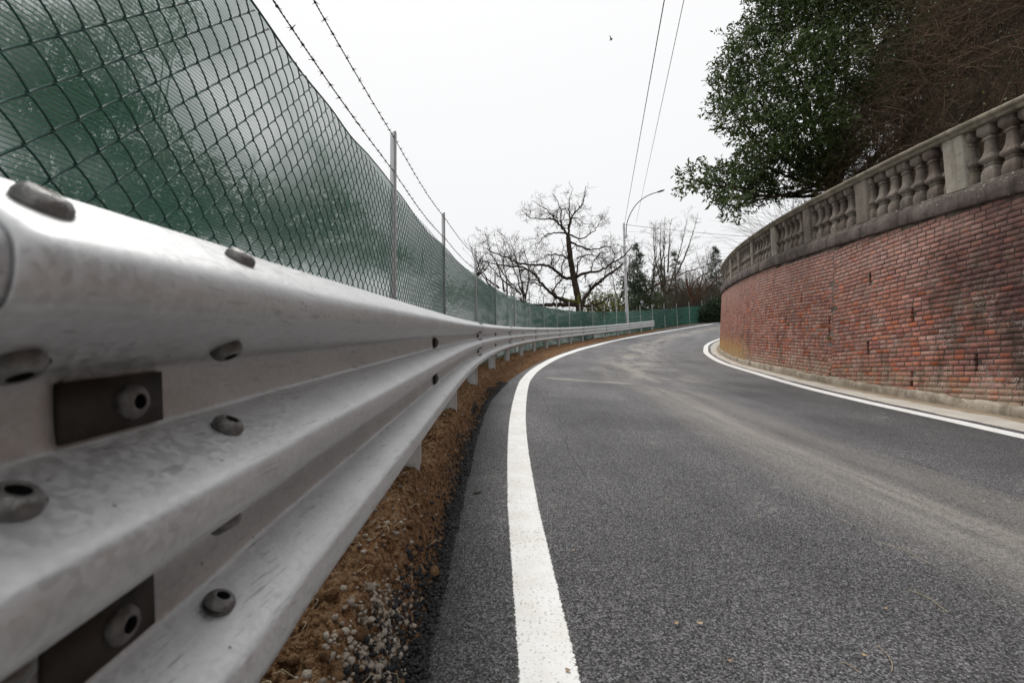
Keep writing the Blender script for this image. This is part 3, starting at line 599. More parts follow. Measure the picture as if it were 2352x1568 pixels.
def build_guardrail():
    gx, gy, _ = rail_xy(.4, -.1)
    g = thing('guardrail', 'galvanised three-wave steel guardrail curving uphill along the left road edge', 'guardrail', (float(gx), float(gy), float(ztop(.4)-.89)))
    for k in range(len(JOINTS)-1):
        a, b = JOINTS[k]-.165, JOINTS[k+1]+(.135 if k < len(JOINTS)-2 else .25)
        S = np.concatenate([np.linspace(a, a+.36, 13), np.linspace(a+.42, b, max(24, int((b-a)/.16)))]); n = len(PF)
        lapped = np.clip(1-(S-a-.32)/.07, 0, 1)*.0045
        Ss = np.repeat(S, n); Z = np.tile(PF[:, 0], len(S)); D = np.tile(PF[:, 1], len(S)); off = np.repeat(lapped, n)
        x, y, _ = rail_xy(Ss, D+off); Vf = np.stack([x, y, zc(Ss)+Z*(1+off*.6)], 1)
        x, y, _ = rail_xy(Ss, D+off-.0035); Vb = np.stack([x, y, zc(Ss)+Z*.994], 1)
        Fg = grid_faces(len(S), n); m = len(Vf); rim = []
        for i in range(n-1): rim.append((i, i+1, m+i+1, m+i)); q = (len(S)-1)*n; rim.append((q+i, m+q+i, m+q+i+1, q+i+1))
        for i in range(len(S)-1): rim.append((i*n, m+i*n, m+(i+1)*n, (i+1)*n)); q = n-1; rim.append((i*n+q, (i+1)*n+q, m+(i+1)*n+q, m+i*n+q))
        beam = obj('beam', mesh_np('beam', np.concatenate([Vf, Vb]), [Fg, Fg[:, ::-1]+m, np.array(rim)], M['galv'], smooth=True), g)
        near = JOINTS[k] < 20; bm = BOLT if JOINTS[k] < 8 else BOLT_FAR
        if JOINTS[k] > -1:
            for ds in (-.111, .115):
                for z in (.238, .142, .048, -.048, -.142, -.238):
                    p, nr, al = rail_frame(JOINTS[k]+ds, 0, z, .0045)
                    sub('bolt', bm, beam, Vector(p), frame_rot(nr, -al if z < 0 else al))
        mids = [JOINTS[k]] if JOINTS[k] > -1 else []
        mids += [2.42] if k == 1 else [(JOINTS[k]+JOINTS[k+1])/2]
        for s in mids:
            for z in (.096, -.096):
                p, nr, al = rail_frame(s, 0, z, .0045); sub('washer_plate', PLATE, beam, Vector(p), frame_rot(nr, al))
                p, nr, al = rail_frame(s+.012, 0, z, .0105); sub('bolt', bm, beam, Vector(p), frame_rot(nr, al))
        if k in (3, 6):                                           # small reflector blade in the lower valley
            V = np.array([(0, .0, -.045), (0, .0, .045), (0, .075, .05), (0, .075, -.03), (.004, .0, -.045), (.004, .0, .045), (.004, .075, .05), (.004, .075, -.03)])
            F = np.array([(0, 1, 2, 3), (7, 6, 5, 4), (0, 4, 5, 1), (1, 5, 6, 2), (2, 6, 7, 3), (3, 7, 4, 0)])
            p, nr, al = rail_frame(JOINTS[k]+.05, 0, -.096, 0); sub('reflector', mesh_np('reflector', V, F, M['reflector']), beam, Vector(p), frame_rot((0, 0, 1), al))
    # posts: C sections behind the beam
    ps = [-2.2, .40, 2.02, 3.62]+[q for k in range(2, len(JOINTS)-1) for q in (JOINTS[k], (JOINTS[k]+JOINTS[k+1])/2)]+[JOINTS[-1]-.1]
    c = [(0, 0), (.055, 0), (.055, .012), (.049, .012), (.049, .005), (.005, .005), (.005, .115), (.049, .115), (.049, .108), (.055, .108), (.055, .120), (0, .120)]
    for s in ps:
        s = float(s); x, y, th = rail_xy(s, -.047); zg = float(verge_z(np.array([s]), np.array([-.1]))[2][0])-.25; zt = float(zc(s))+.16; n = len(c); mb = MB()
        V = np.array([(-q[1], q[0]-.03, zg) for q in c]+[(-q[1], q[0]-.03, zt) for q in c]); i = np.arange(n); mb.add(V, np.stack([i, (i+1) % n, n+(i+1) % n, n+i], 1)); mb.add(V[n:], np.array([list(range(n))]))
        o = obj('post', mb.mesh('rail_post', [M['post']]), g, loc=(float(x), float(y), 0), rot=(0, 0, -float(th)))
build_guardrail()

# ------------------------------------------------------------------ chain link fence with shade net and barbed wire
FOFF = -.50
FPOST = [-4.8, -2.05, .48, 3.45, 5.95, 8.9, 11.6, 14.7, 17.45, 20.3, 23.05, 25.65, 28.1, 30.7, 33.3, 35.9, 38.5, 41.1, 43.7, 46.3, 48.9, 51.5, 54.1, 56.7]
def fence_base(s): return ztop(s)-.89+np.minimum(mound(s), .09)
def build_fence():
    bx, by, _ = rail_xy(3.45, FOFF)
    f = thing('chain_link_fence', 'green chain link fence with shade netting, steel posts and two barbed wire strands', 'fence', (float(bx), float(by), float(fence_base(3.45))))
    # one bay of woven wire, 2.75 m, shared by all bays
    hw, hh, L, H = .0430, .0455, 2.75, 1.775; cols = int(L/hw); rows = int(H/hh); sl = .0955; P = []
    for i in range(cols):
        pts = []
        for j in range(rows):
            left = (i+j) % 2 == 0; xa = i*hw if left else (i+1)*hw; xb = (i+1)*hw if left else i*hw; dep = .0035 if left else -.0035; sg = 1 if left else -1
            pts.append((xa-sg*.0030, 0.0, j*hh)); pts.append((xa+sg*.005, dep, j*hh+.0035)); pts.append((xa+(xb-xa)*.5, dep*1.4, j*hh+hh*.47)); pts.append((xb-sg*.005, dep, (j+1)*hh-.0075))
        P.append(pts)
    P = np.array(P); P[..., 2] += P[..., 0]*sl; P[..., 2] += .02
    V, F = tubes_many(P, np.full(P.shape[:2], .0026), 4); LINK = mesh_np('chain_link', V, F, M['wire'], smooth=True)
    LINKF = None
    rng = np.random.default_rng(3)
    for k in range(len(FPOST)-1):
        a, b = FPOST[k], FPOST[k+1]; xa, ya, th = rail_xy(a, FOFF); xb, yb, _ = rail_xy(b, FOFF); za, zb = float(fence_base(a)), float(fence_base(b)); ch = math.hypot(xb-xa, yb-ya)
        ang = math.atan2(yb-ya, xb-xa)
        # angle-section post
        c = [(0, 0), (.040, 0), (.040, .005), (.005, .005), (.005, .040), (0, .040)]; n = 6; zt = 2.30+rng.uniform(-.03, .03); i = np.arange(n); mb = MB()
        V = np.array([(q[0], q[1], -.3) for q in c]+[(q[0], q[1], zt-.5*q[1]) for q in c]); mb.add(V, np.stack([i, (i+1) % n, n+(i+1) % n, n+i], 1)); mb.add(V[n:], np.array([list(range(n))]))
        obj('fence_post', mb.mesh('fence_post', [M['post']]), f, loc=(float(xa)+.004, float(ya), za), rot=(rng.normal(0, .006), rng.normal(0, .006), ang-math.pi/2+math.pi/2))
        if b < 31:
            obj('chain_link_mesh', LINK, f, loc=(float(xa), float(ya), za), rot=(0, 0, ang), scale=(ch/L, 1, 1))
        # shade net hung behind the wire mesh, sagging between posts
        nu, nz = 60, 12; U = np.linspace(0, 1, nu); T = np.linspace(0, 1, nz); Uu, Tt = np.meshgrid(U, T, indexing='ij')
        nn = vnoise(Uu*9+k*20, Uu*0, 17)-.5; top = 1.83-.05*np.sin(np.pi*Uu)**2*(.5+vnoise(np.array([k*1.7]), np.array([0.]), 9)[0])+.02*nn; bot = -.02
        z = (bot+(top-bot)*Tt)+za+(zb-za)*Uu; push = -.010-.030*vnoise(Uu*3+k*7, Tt*2, 23)*np.sin(np.pi*Tt)
        nx, ny = math.cos(th), -math.sin(th); X = xa+(xb-xa)*Uu+push*nx; Y = ya+(yb-ya)*Uu+push*ny
        uv = np.stack([(Uu*ch+a).ravel(), (Tt*(top-bot)).ravel()], 1)
        net = obj('shade_net', mesh_np('shade_net', np.stack([X.ravel(), Y.ravel(), z.ravel()], 1), grid_faces(nu, nz), M['net'] if b < 9.5 else (M['net_mid'] if b < 18 else M['net_dense']), uv=uv, smooth=True), f)
        e = np.stack([X[:, -1], Y[:, -1], z[:, -1]], 1); V, F = tube(e, .0045, 5); obj('top_cord', mesh_np('top_cord', V, F, M['wire'], smooth=True), f)
    # barbed wire
    for wh in (2.215, 1.94):
        mb = MB(); mbP = []
        for k in range(len(FPOST)-1):
            a, b = FPOST[k], FPOST[k+1]; n = 40; U = np.linspace(0, 1, n); xa, ya, _ = rail_xy(a, FOFF); xb, yb, _ = rail_xy(b, FOFF); z = fence_base(a)+(fence_base(b)-fence_base(a))*U+wh-.045*np.sin(np.pi*U)
            mbP.append(np.stack([xa+(xb-xa)*U, ya+(yb-ya)*U, z], 1))
            nb = int((b-a)/.105)
            for q in range(nb):
                u = (q+.5+rng.uniform(-.15, .15))/nb; p = np.array([xa+(xb-xa)*u, ya+(yb-ya)*u, np.interp(u, U, z)]); d = np.array([xb-xa, yb-ya, 0]); d /= np.linalg.norm(d)
                if a > 20 and q % 2: continue
                V, F = tube([p-d*.007, p-d*.003, p+d*.003, p+d*.007], [.003, .0062, .0062, .003], 5); mb.add(V, F)
                for t in range(4):
                    v = rng.normal(size=3); v -= d*(v@d)*.7; v /= np.linalg.norm(v); V, F = tube([p, p+v*.020], [.0018, .0007], 3); mb.add(V, F)
        P = np.concatenate([q if i == 0 else q[1:] for i, q in enumerate(mbP)])
        # two twisted strands
        fine = np.concatenate([[0], np.cumsum(np.linalg.norm(np.diff(P, axis=0), axis=1))]); S = np.arange(0, fine[-1], .0125); Q = np.stack([np.interp(S, fine, P[:, i]) for i in range(3)], 1)
        T = np.gradient(Q, axis=0); T /= np.linalg.norm(T, axis=1)[:, None]; N = np.cross(T, (0, 0, 1)); B = np.cross(N, T)
        for ph in (0, math.pi):
            A = S/.05*2*math.pi+ph; V, F = tube(Q+.0024*(np.cos(A)[:, None]*N+np.sin(A)[:, None]*B), .0021, 3); mb.add(V, F)
        obj('barbed_wire', mb.mesh('barbed_wire', [M['barb']]), f)
build_fence()

# ------------------------------------------------------------------ retaining wall: bricks, mortar, plinth, coping
BAT = .085
def wall_pt(s, z, out=0.0):
    """point on the battered face at wall station s and height z, moved out towards the road"""
    x, y, th = wall_xy(s, -BAT*(HC(s)-z)-out); return np.stack([x, y, z+np.zeros_like(x)], -1)
SLOTS = []                                                        # open vertical weep slots: (station, z0, z1)
def _slot(u, v0, v1):
    best = None
    for s in np.arange(-2, 9, .01):
        p = wall_pt(np.array(s), 0.5)
        q = p-0.0; dep = p@CF; uu = CXP+FPX*(p@CA)/dep
        if best is None or abs(uu-u) < best[0]: best = (abs(uu-u), s, dep)
    s = best[1]; y = float(wall_pt(np.array(s), .3)[1]); z0 = px(u, v1, y)[2]; z1 = px(u, v0, y)[2]; SLOTS.append((s, z0, z1))
for (u, v0, v1) in ((2242, 812, 851), (2096, 848, 884), (1995, 781, 811), (2096, 707, 740), (1997, 630, 657), (1838, 672, 691), (1756, 702, 721), (1786, 761, 783), (1847, 788, 816), (1753, 800, 816), (1726, 760, 775), (1706, 797, 811), (1908, 846, 884), (1905, 753, 770), (1905, 730, 747)):
    _slot(u, v0, v1)
SLOTS.append((-1.3, .05, .26)); SLOTS.append((-1.0, .85, 1.06)); SLOTS.append((-2.2, .2, .41))
def build_wall():
    rng = np.random.default_rng(11); bx, by, _ = wall_xy(0, 0)
    w = thing('retaining_wall', 'curved red brick retaining wall with stone coping on the right of the road', 'wall', (float(bx), float(by), float(HC(0)-2.43)))
    ch, bw = .0665, .1345; SM, S0, S1 = 2.45, -9.0, 16.0; JH, JV = .0125, .0150
    pieces = []; mort = MB()
    def mortar(s0, s1, za, zb, sl, out):
        k = max(2, int((s1-s0)/.2)+1); S = np.linspace(s0, s1, k); top = np.minimum(zb+sl*(S-SM), HC(S)); bot = np.maximum(za+sl*(S-SM), HC(S)-2.44)
        top = np.maximum(top, bot+1e-4)
        V = np.concatenate([wall_pt(S, bot, out), wall_pt(S, top, out)]); i = np.arange(k-1); mort.add(V, np.stack([i+1, i, k+i, k+i+1], 1))
    for seg, (a, b, sl) in enumerate(((S0, SM, 0.0), (SM, S1, .085))):
        zref = HC(SM)-2.6-(1.2 if seg == 0 else .1)+(.0665-((1.2-.6) % .0665) if seg == 0 else 0)
        for j in range(82):
            za = zref+j*ch; zb = za+ch
            if seg == 0 and za > HC(b) : break
            sl_list = sorted([q for q in SLOTS if a < q[0] < b and q[1] < (za+zb)/2+sl*(q[0]-SM) < q[2]])
            cur = a
            for q in sl_list+[None]:
                e = b if q is None else q[0]-.025
                if e > cur: mortar(cur, e, za, zb, sl, -.0)
                if q is not None: cur = q[0]+.025
            s = a-bw*(.5 if j % 2 else 0)-rng.uniform(0, .02)
            while s < b:
                ww = bw*(1.0 if rng.uniform() > .04 else 1.55)*rng.uniform(.96, 1.04); s0, s1 = max(s, a)+JV/2, min(s+ww, b)-JV/2; s += ww
                if s1-s0 < .03: continue
                for q in sl_list:
                    if s0 < q[0] < s1:
                        if q[0]-s0 > s1-q[0]: s1 = q[0]-.025
                        else: s0 = q[0]+.025
                if s1-s0 < .03: continue
                m = (s0+s1)/2; c0 = za+sl*(m-SM)+JH/2; c1 = zb+sl*(m-SM)-JH/2
                if c1 > HC(m)-.004-.02*rng.uniform() or c0 < HC(m)-2.32: 
                    if c0 < HC(m)-2.38 or c1 > HC(m)-.004: continue
                if abs(m-SM) < .09 and rng.uniform() < .14: continue
                pieces.append((m, (c0+c1)/2, s1-s0, c1-c0, sl))
    obj('mortar', mort.mesh('mortar', [M['mortar']]), w)
    # deeper masonry that shows inside the slots, top and back
    S = np.linspace(-26, S1, 160); V = np.concatenate([wall_pt(S, HC(S)-2.6, -.10), wall_pt(S, HC(S), -.10), wall_pt(S, HC(S), -.5), wall_pt(S, HC(S)-2.6, -.75)]); k = len(S); i = np.arange(k-1)
    obj('core', mesh_np('core', V, np.concatenate([np.stack([q*k+i+1, q*k+i, (q+1)*k+i, (q+1)*k+i+1], 1) for q in range(3)]), M['mortar']), w)
    P = np.array(pieces); n = len(P)
    pal = np.array((1.12, 1.02, .99))*np.array([(.36, .165, .125), (.39, .19, .15), (.34, .155, .125), (.41, .22, .175), (.31, .17, .15), (.37, .24, .20), (.44, .15, .085), (.27, .125, .11), (.36, .22, .185), (.38, .17, .12)])
    colr = pal[rng.integers(0, len(pal), n)]*rng.uniform(.88, 1.32, (n, 1)); out = rng.normal(.0042, .0016, n).clip(.0015, .009); spall = rng.uniform(size=n) < .035
    out[spall] = .0010; colr[spall] = np.array((.36, .10, .042))*rng.uniform(.8, 1.15, (spall.sum(), 1))
    cen = wall_pt(P[:, 0], P[:, 1]); dep = cen@CF; size = P[:, 2]*P[:, 3]/np.maximum(dep, .5)**2
    u = CXP+FPX*(cen@CA)/dep; v = CYP-FPX*(cen@CB)/dep; vis = (u > 0) & (u < 2350) & (v > 0) & (v < 1568) & (dep > 1); size = np.where(vis, size, 0); order = np.argsort(-size); singles = set(order[:300].tolist())
    # five alike brick shapes: chamfered blocks of unit length and height
    def block(seed):
        r = np.random.default_rng(seed); c = .022; cz = .045; V = []
        for y, k in ((1.0, 1.0), (.06, 1.0), (.0, .80)):
            for sx, sz in ((-1, -1), (1, -1), (1, 1), (-1, 1)):
                V.append((sx*(.5-(c if k < 1 else 0))+.012*r.normal(), y if y > 0 else y, sz*(.5-(cz if k < 1 else 0))+.02*r.normal()))
        V = np.array(V); F = []
        for q in range(2):
            for i in range(4): F.append((q*4+i, q*4+(i+1) % 4, (q+1)*4+(i+1) % 4, (q+1)*4+i))
        F.append((8, 9, 10, 11)); return V, np.array(F)
    # local axes: x along the wall, y into the wall (unit = 6 cm), z up
    BM = [block(i) for i in range(5)]; meshes = [mesh_np('brick', v, f, M['brick_obj']) for v, f in BM]
    SV, SFc, SCol = [], [], []; nn = 0
    for i in range(n):
        m, zc_, L, Hh, sl = P[i]; x, y, th = wall_xy(m, -BAT*(HC(m)-zc_)-out[i]); ax = np.array([math.sin(th), math.cos(th), sl]); ax /= np.linalg.norm(ax); ny = np.array([math.cos(th), -math.sin(th), 0]); ny = ny+np.array([0, 0, -BAT]); ny /= np.linalg.norm(ny); az = np.cross(ax, ny); 
        if az[2] < 0: az = -az
        k = i % 5; tilt = rng.normal(0, .006)
        if i in singles:
            o = obj('brick', meshes[k], w); R = Matrix(((ax[0]*L, ny[0]*.06, az[0]*Hh, x), (ax[1]*L, ny[1]*.06, az[1]*Hh, y), (ax[2]*L, ny[2]*.06, az[2]*Hh, zc_), (0, 0, 0, 1)))
            o.matrix_basis = R; o.color = (*colr[i], 1)
        else:
            V, F = BM[k]; SV.append(np.array([x, y, zc_])+V[:, :1]*L*ax+V[:, 1:2]*.06*ny+V[:, 2:3]*Hh*az); SFc.append(F+nn); nn += len(V); SCol.append(np.repeat(colr[i][None], len(V), 0))
    o = obj('brickwork', mesh_np('brickwork', np.concatenate(SV), np.concatenate(SFc), M['brick'], vcol=np.concatenate(SCol)), w); o['kind'] = 'stuff'
    # rendered plinth with a ragged top
    S = np.arange(S0, S1, .05); k = len(S); rows = []
    for zf, o_ in ((-.35, .03), (.0, .028), (.06, .034), (.115, .028), (.148, .014), (.155, -.01)):
        z = HC(S)-2.43+zf+(.035*(vnoise(S*2.3, S*0, 3)-.5)+.02*(vnoise(S*9, S*0, 4)-.5))*(zf > 0)+.02*(zf > .09)*(vnoise(S*1.1, S*0, 9)-.5); rows.append(wall_pt(S, z, o_+.012*(vnoise(S*6, S*0+zf*30, 5)-.5)))
    V = np.concatenate(rows); i = np.arange(k-1); obj('plinth', mesh_np('plinth', V, np.concatenate([np.stack([q*k+i+1, q*k+i, (q+1)*k+i, (q+1)*k+i+1], 1) for q in range(len(rows)-1)]), M['plinth'], smooth=True), w)
    return w
wall = build_wall()

PIL0, BAY = .066, 1.641
def loft(S, prof, z0fun):
    """closed cross-section prof [(out towards road, height)] swept along the wall"""
    n = len(prof); V = []
    for s in S:
        for o, h in prof:
            x, y, th = wall_xy(s, -o); V.append((float(x), float(y), float(z0fun(s))+h))
    F = []
    for k in range(len(S)-1):
        for i in range(n): F.append((k*n+i, (k+1)*n+i, (k+1)*n+(i+1) % n, k*n+(i+1) % n))
    caps = [tuple(range(n)), tuple(range(len(S)*n-1, (len(S)-1)*n-1, -1))]
    return np.array(V), [np.array(F), np.array(caps)]
def build_balustrade():
    rng = np.random.default_rng(4)
    for k in range(-6, 9):                                        # coping stones belong to the wall
        a, b = PIL0+(k-.5)*BAY+.002, PIL0+(k+.5)*BAY-.002; S = np.linspace(a, b, 9)
        V, F = loft(S, [(.055, .0), (.060, .012), (.060, .165), (.045, .180), (.040, .205), (-.02, .245), (-.02, .262), (-.34, .262), (-.34, 0)], HC); V += rng.normal(0, .0012, V.shape)
        obj('coping_stone', mesh_np('coping', V, F, M['stone_dark']), wall)
    x, y, _ = wall_xy(0, .12); b_ = thing('balustrade', 'weathered stone balustrade with square bulbous balusters on top of the brick wall', 'balustrade', (float(x), float(y), float(HC(0)+.262)))
    zb = .262; hgt = .662
    pf = [(0, .086), (.05, .090), (.13, .089), (.20, .080), (.255, .062), (.27, .056), (.275, .064), (.30, .064), (.305, .057), (.33, .072), (.365, .090), (.40, .097), (.415, .092), (.47, .072), (.54, .058), (.63, .050), (.72, .047), (.745, .048), (.75, .058), (.775, .058), (.78, .050), (.815, .052), (.82, .062), (.835, .070), (.88, .088), (.90, .090), (1.0, .090)]
    V = []; n = 8; c = .012
    for t, r in pf:
        r = r*.92
        for sx, sy, k in ((1, -1, 0), (1, 1, 1), (-1, 1, 0), (-1, -1, 1)):
            q = [(sx*r, sy*(r-c)), (sx*(r-c), sy*r)]; q = q if k == 1 else q
            if (sx, sy) in ((1, -1), (-1, 1)): q = [(sx*(r-c), sy*r), (sx*r, sy*(r-c))]
            for a in q: V.append((a[0], a[1], t*hgt))
    V = np.array(V); i = np.arange(n); F = np.concatenate([np.stack([k*n+i, k*n+(i+1) % n, (k+1)*n+(i+1) % n, (k+1)*n+i], 1) for k in range(len(pf)-1)])
    BAL = [mesh_np('baluster', V+np.random.default_rng(q).normal(0, .0012, V.shape), F, [m]) for q, m in enumerate((M['stone'], M['stone'], M['stone_brown']))]
    off = .115
    for k in range(-6, 9):
        s0 = PIL0+k*BAY
        for q in range(7):
            s = s0+.135+(BAY-.27)*q/6.0
            if q == 0: s -= .02
            if q == 6: s += .02
            x, y, th = wall_xy(s, off); obj('baluster', BAL[int(rng.integers(0, 3))], b_, loc=(float(x), float(y), float(HC(s)+zb-.006)), rot=(rng.normal(0, .008), rng.normal(0, .008), -float(th)))
        x, y, th = wall_xy(s0, off); w_, d_, hh = .135, .105, hgt+.012; c = .008; mb = MB()
        ring = [(-d_, -w_+c), (-d_+c, -w_), (d_-c, -w_), (d_, -w_+c), (d_, w_-c), (d_-c, w_), (-d_+c, w_), (-d_, w_-c)]
        V = np.array([(p, q, -.012+(q*.095)) for p, q in ring]+[(p, q, hh+(q*.095)) for p, q in ring]); i = np.arange(8); mb.add(V, np.stack([i, (i+1) % 8, 8+(i+1) % 8, 8+i], 1)); mb.add(V[8:], np.array([list(range(8))]))
        obj('pier', mb.mesh('pier', [M['stone_pale'] if k % 3 == 0 else M['stone']]), b_, loc=(float(x), float(y), float(HC(s0)+zb)), rot=(0, 0, -float(th)))
        a, b = s0-BAY*.5+.002+BAY*.5, s0+BAY-.002; S = np.linspace(s0+.002, b, 9)
        V, F = loft(S, [(.0, 0), (.012, .006), (.012, .035), (.030, .050), (.042, .055), (.042, .095), (.034, .108), (-.115, .128), (-.264, .108), (-.272, .095), (-.272, .055), (-.245, .035), (-.245, 0)], lambda s: HC(s)+zb+hgt); V += rng.normal(0, .0015, V.shape)
        obj('handrail_stone', mesh_np('handrail', V, F, M['stone_rail']), b_)
build_balustrade()
# tuft growing from the crack in the wall
def wall_tuft(u, v, s, lab, n, sz):
    rng = np.random.default_rng(int(u)); y = float(wall_pt(np.array(s), .3)[1]); z = px(u, v, y)[2]; p = wall_pt(np.array(s), np.array(z), .01)
    D = rng.normal(size=(n, 3))+np.array([-1.2, 0, .2]); C = p+rng.normal(0, sz*.4, (n, 3)); V, F = leaves(C, D, sz*.5, sz*.2, rng)
    tag(obj('wall_plant', mesh_np('wall_plant', V, F, M['olive'])), lab, 'plant')
wall_tuft(1897, 776, 2.5, 'small bright green tuft growing from the vertical crack in the brick wall', 60, .06)
wall_tuft(1846, 812, 3.3, 'tiny green sprig growing from a weep slot low in the brick wall', 22, .035)

# ------------------------------------------------------------------ street lamp, cables, bird
def build_lamp():
    ss = np.linspace(25, 42, 600); q = np.stack([*rail_xy(ss, -.26)[:2], ztop(ss)], 1); s = float(ss[np.argmin(np.abs(CXP+FPX*(q@CA)/(q@CF)-1440.5))]); x, y, th = rail_xy(s, -.26); z0 = float(ztop(s)-.89); b = np.array([float(x), float(y), z0]); top = px(1436, 513, b[1])[2]
    t = thing('street_lamp', 'tall galvanised street lamp with long curved arm behind the guardrail', 'street lamp', tuple(b))
    h = top-z0; V, F = tube([b+(0, 0, -.3), b+(0, 0, 3), b+(0, 0, h)], [.115, .105, .085], 14); mb = MB(); mb.add(V, F); mb.add(V[-14:], np.array([list(range(14))])); obj('pole', mb.mesh('pole', [M['post']], smooth=True), t)
    for hz in (.45, 1.15):
        V, F = tube([b+(0, 0, h-hz-.03), b+(0, 0, h-hz+.03)], .105, 14); obj('clamp', mesh_np('clamp', V, F, M['post']), t)
    Y = b[1]; key = [px(u, v, Y) for u, v in ((1440, 548), (1440, 520), (1442, 508), (1449, 490), (1460, 472), (1475, 459), (1491, 451), (1506, 447))]; key = np.array(key); key[:, 0] -= np.linspace(.10, 0, len(key)); key[:, 1] += np.linspace(-.10, -.5, len(key))
    tt = np.linspace(0, 1, 40); tk = np.linspace(0, 1, len(key)); arm = np.stack([np.interp(tt, tk, key[:, i]) for i in range(3)], 1)
    for _ in range(6): arm[1:-1] = (arm[:-2]+2*arm[1:-1]+arm[2:])/4
    V, F = tube(arm, .034, 8); obj('arm', mesh_np('arm', V, F, M['lamp'], smooth=True), t)
    e = arm[-1]; d = arm[-1]-arm[-3]; d /= np.linalg.norm(d); mb = MB(); pr = [(-.08, .04, .04), (0, .06, .05), (.15, .12, .06), (.35, .14, .055), (.52, .11, .03), (.56, .06, .01)]; side = np.cross(d, (0, 0, 1)); side /= np.linalg.norm(side); upv = np.cross(side, d)
    V = []
    for l, wd, hh in pr:
        for a in ((-1, -.6), (1, -.6), (1, .3), (.5, 1), (-.5, 1), (-1, .3)): V.append(e+d*l+side*a[0]*wd+upv*a[1]*hh)
    i = np.arange(6); F = np.concatenate([np.stack([k*6+i, k*6+(i+1) % 6, (k+1)*6+(i+1) % 6, (k+1)*6+i], 1) for k in range(len(pr)-1)]); mb.add(V, F); mb.add(np.array(V)[-6:], np.array([list(range(6))])); mb.add(np.array(V)[:6], np.array([list(range(5, -1, -1))]))
    hd = obj('lamp_head', mb.mesh('lamp_head', [M['lamp']]), t)
    q = [e+d*l+side*w*.10-upv*.045 for l, w in ((.12, -1), (.12, 1), (.42, 1), (.42, -1))]; sub('lens', mesh_np('lens', np.array(q), np.array([(0, 3, 2, 1)]), M['glass']), hd)
    return b, top
LB, LTOP = build_lamp()
def cable(name, A, B_, sag, r, lab, n=40):
    t = np.linspace(0, 1, n)[:, None]; P = np.asarray(A)*(1-t)+np.asarray(B_)*t; P[:, 2] -= (4*sag*t*(1-t))[:, 0]; V, F = tube(P, r, 5)
    tag(obj(name, mesh_np(name, V, F, M['cable'], smooth=True)), lab, 'cable', 'overhead cables')
a = np.array([LB[0]+.05, LB[1], LTOP-.05]); e = px(1526, 0, 9.0); cable('overhead_cable', a, a+(e-a)*1.6, .0, .012, 'thick overhead cable running from the lamp pole up out of the picture')
a2 = px(1461, 512, LB[1]+1.0); e2 = px(1571, 0, 9.0); cable('overhead_cable', a2, a2+(e2-a2)*1.6, .0, .008, 'thin overhead cable right of the thick one')
cable('overhead_cable', np.array([LB[0]+.05, LB[1], LTOP-.1]), px(1760, 546, LB[1]+6), .1, .016, 'dark cable running right from the lamp pole top behind the bare trees')
cable('overhead_cable', np.array([LB[0]+.05, LB[1], LTOP-.62]), px(1760, 552, LB[1]+6), .1, .007, 'thin lower cable running right from the lamp pole')
def build_bird():
    c = px(1404, 91, 30.0); mb = MB(); V, F = tube([(-.16, 0, 0), (-.08, 0, .005), (0, 0, 0), (.10, 0, 0), (.17, 0, -.01)], [.006, .045, .06, .035, .02], 8); mb.add(V, F)
    for sg in (-1, 1):
        V = np.array([(-.06, sg*.02, .03), (.07, sg*.02, .03), (.06, sg*.16, .15), (-.02, sg*.15, .15), (.09, sg*.30, .24)]); mb.add(V, np.array([(0, 1, 2, 3)])); mb.add(V, np.array([(3, 2, 4)]))
    tag(obj('bird', mb.mesh('bird', [M['bird']], smooth=True), loc=tuple(c), rot=(.3, .1, 2.6), scale=(.8, .8, .8)), 'small dark bird flying in the white sky', 'bird')
build_bird()

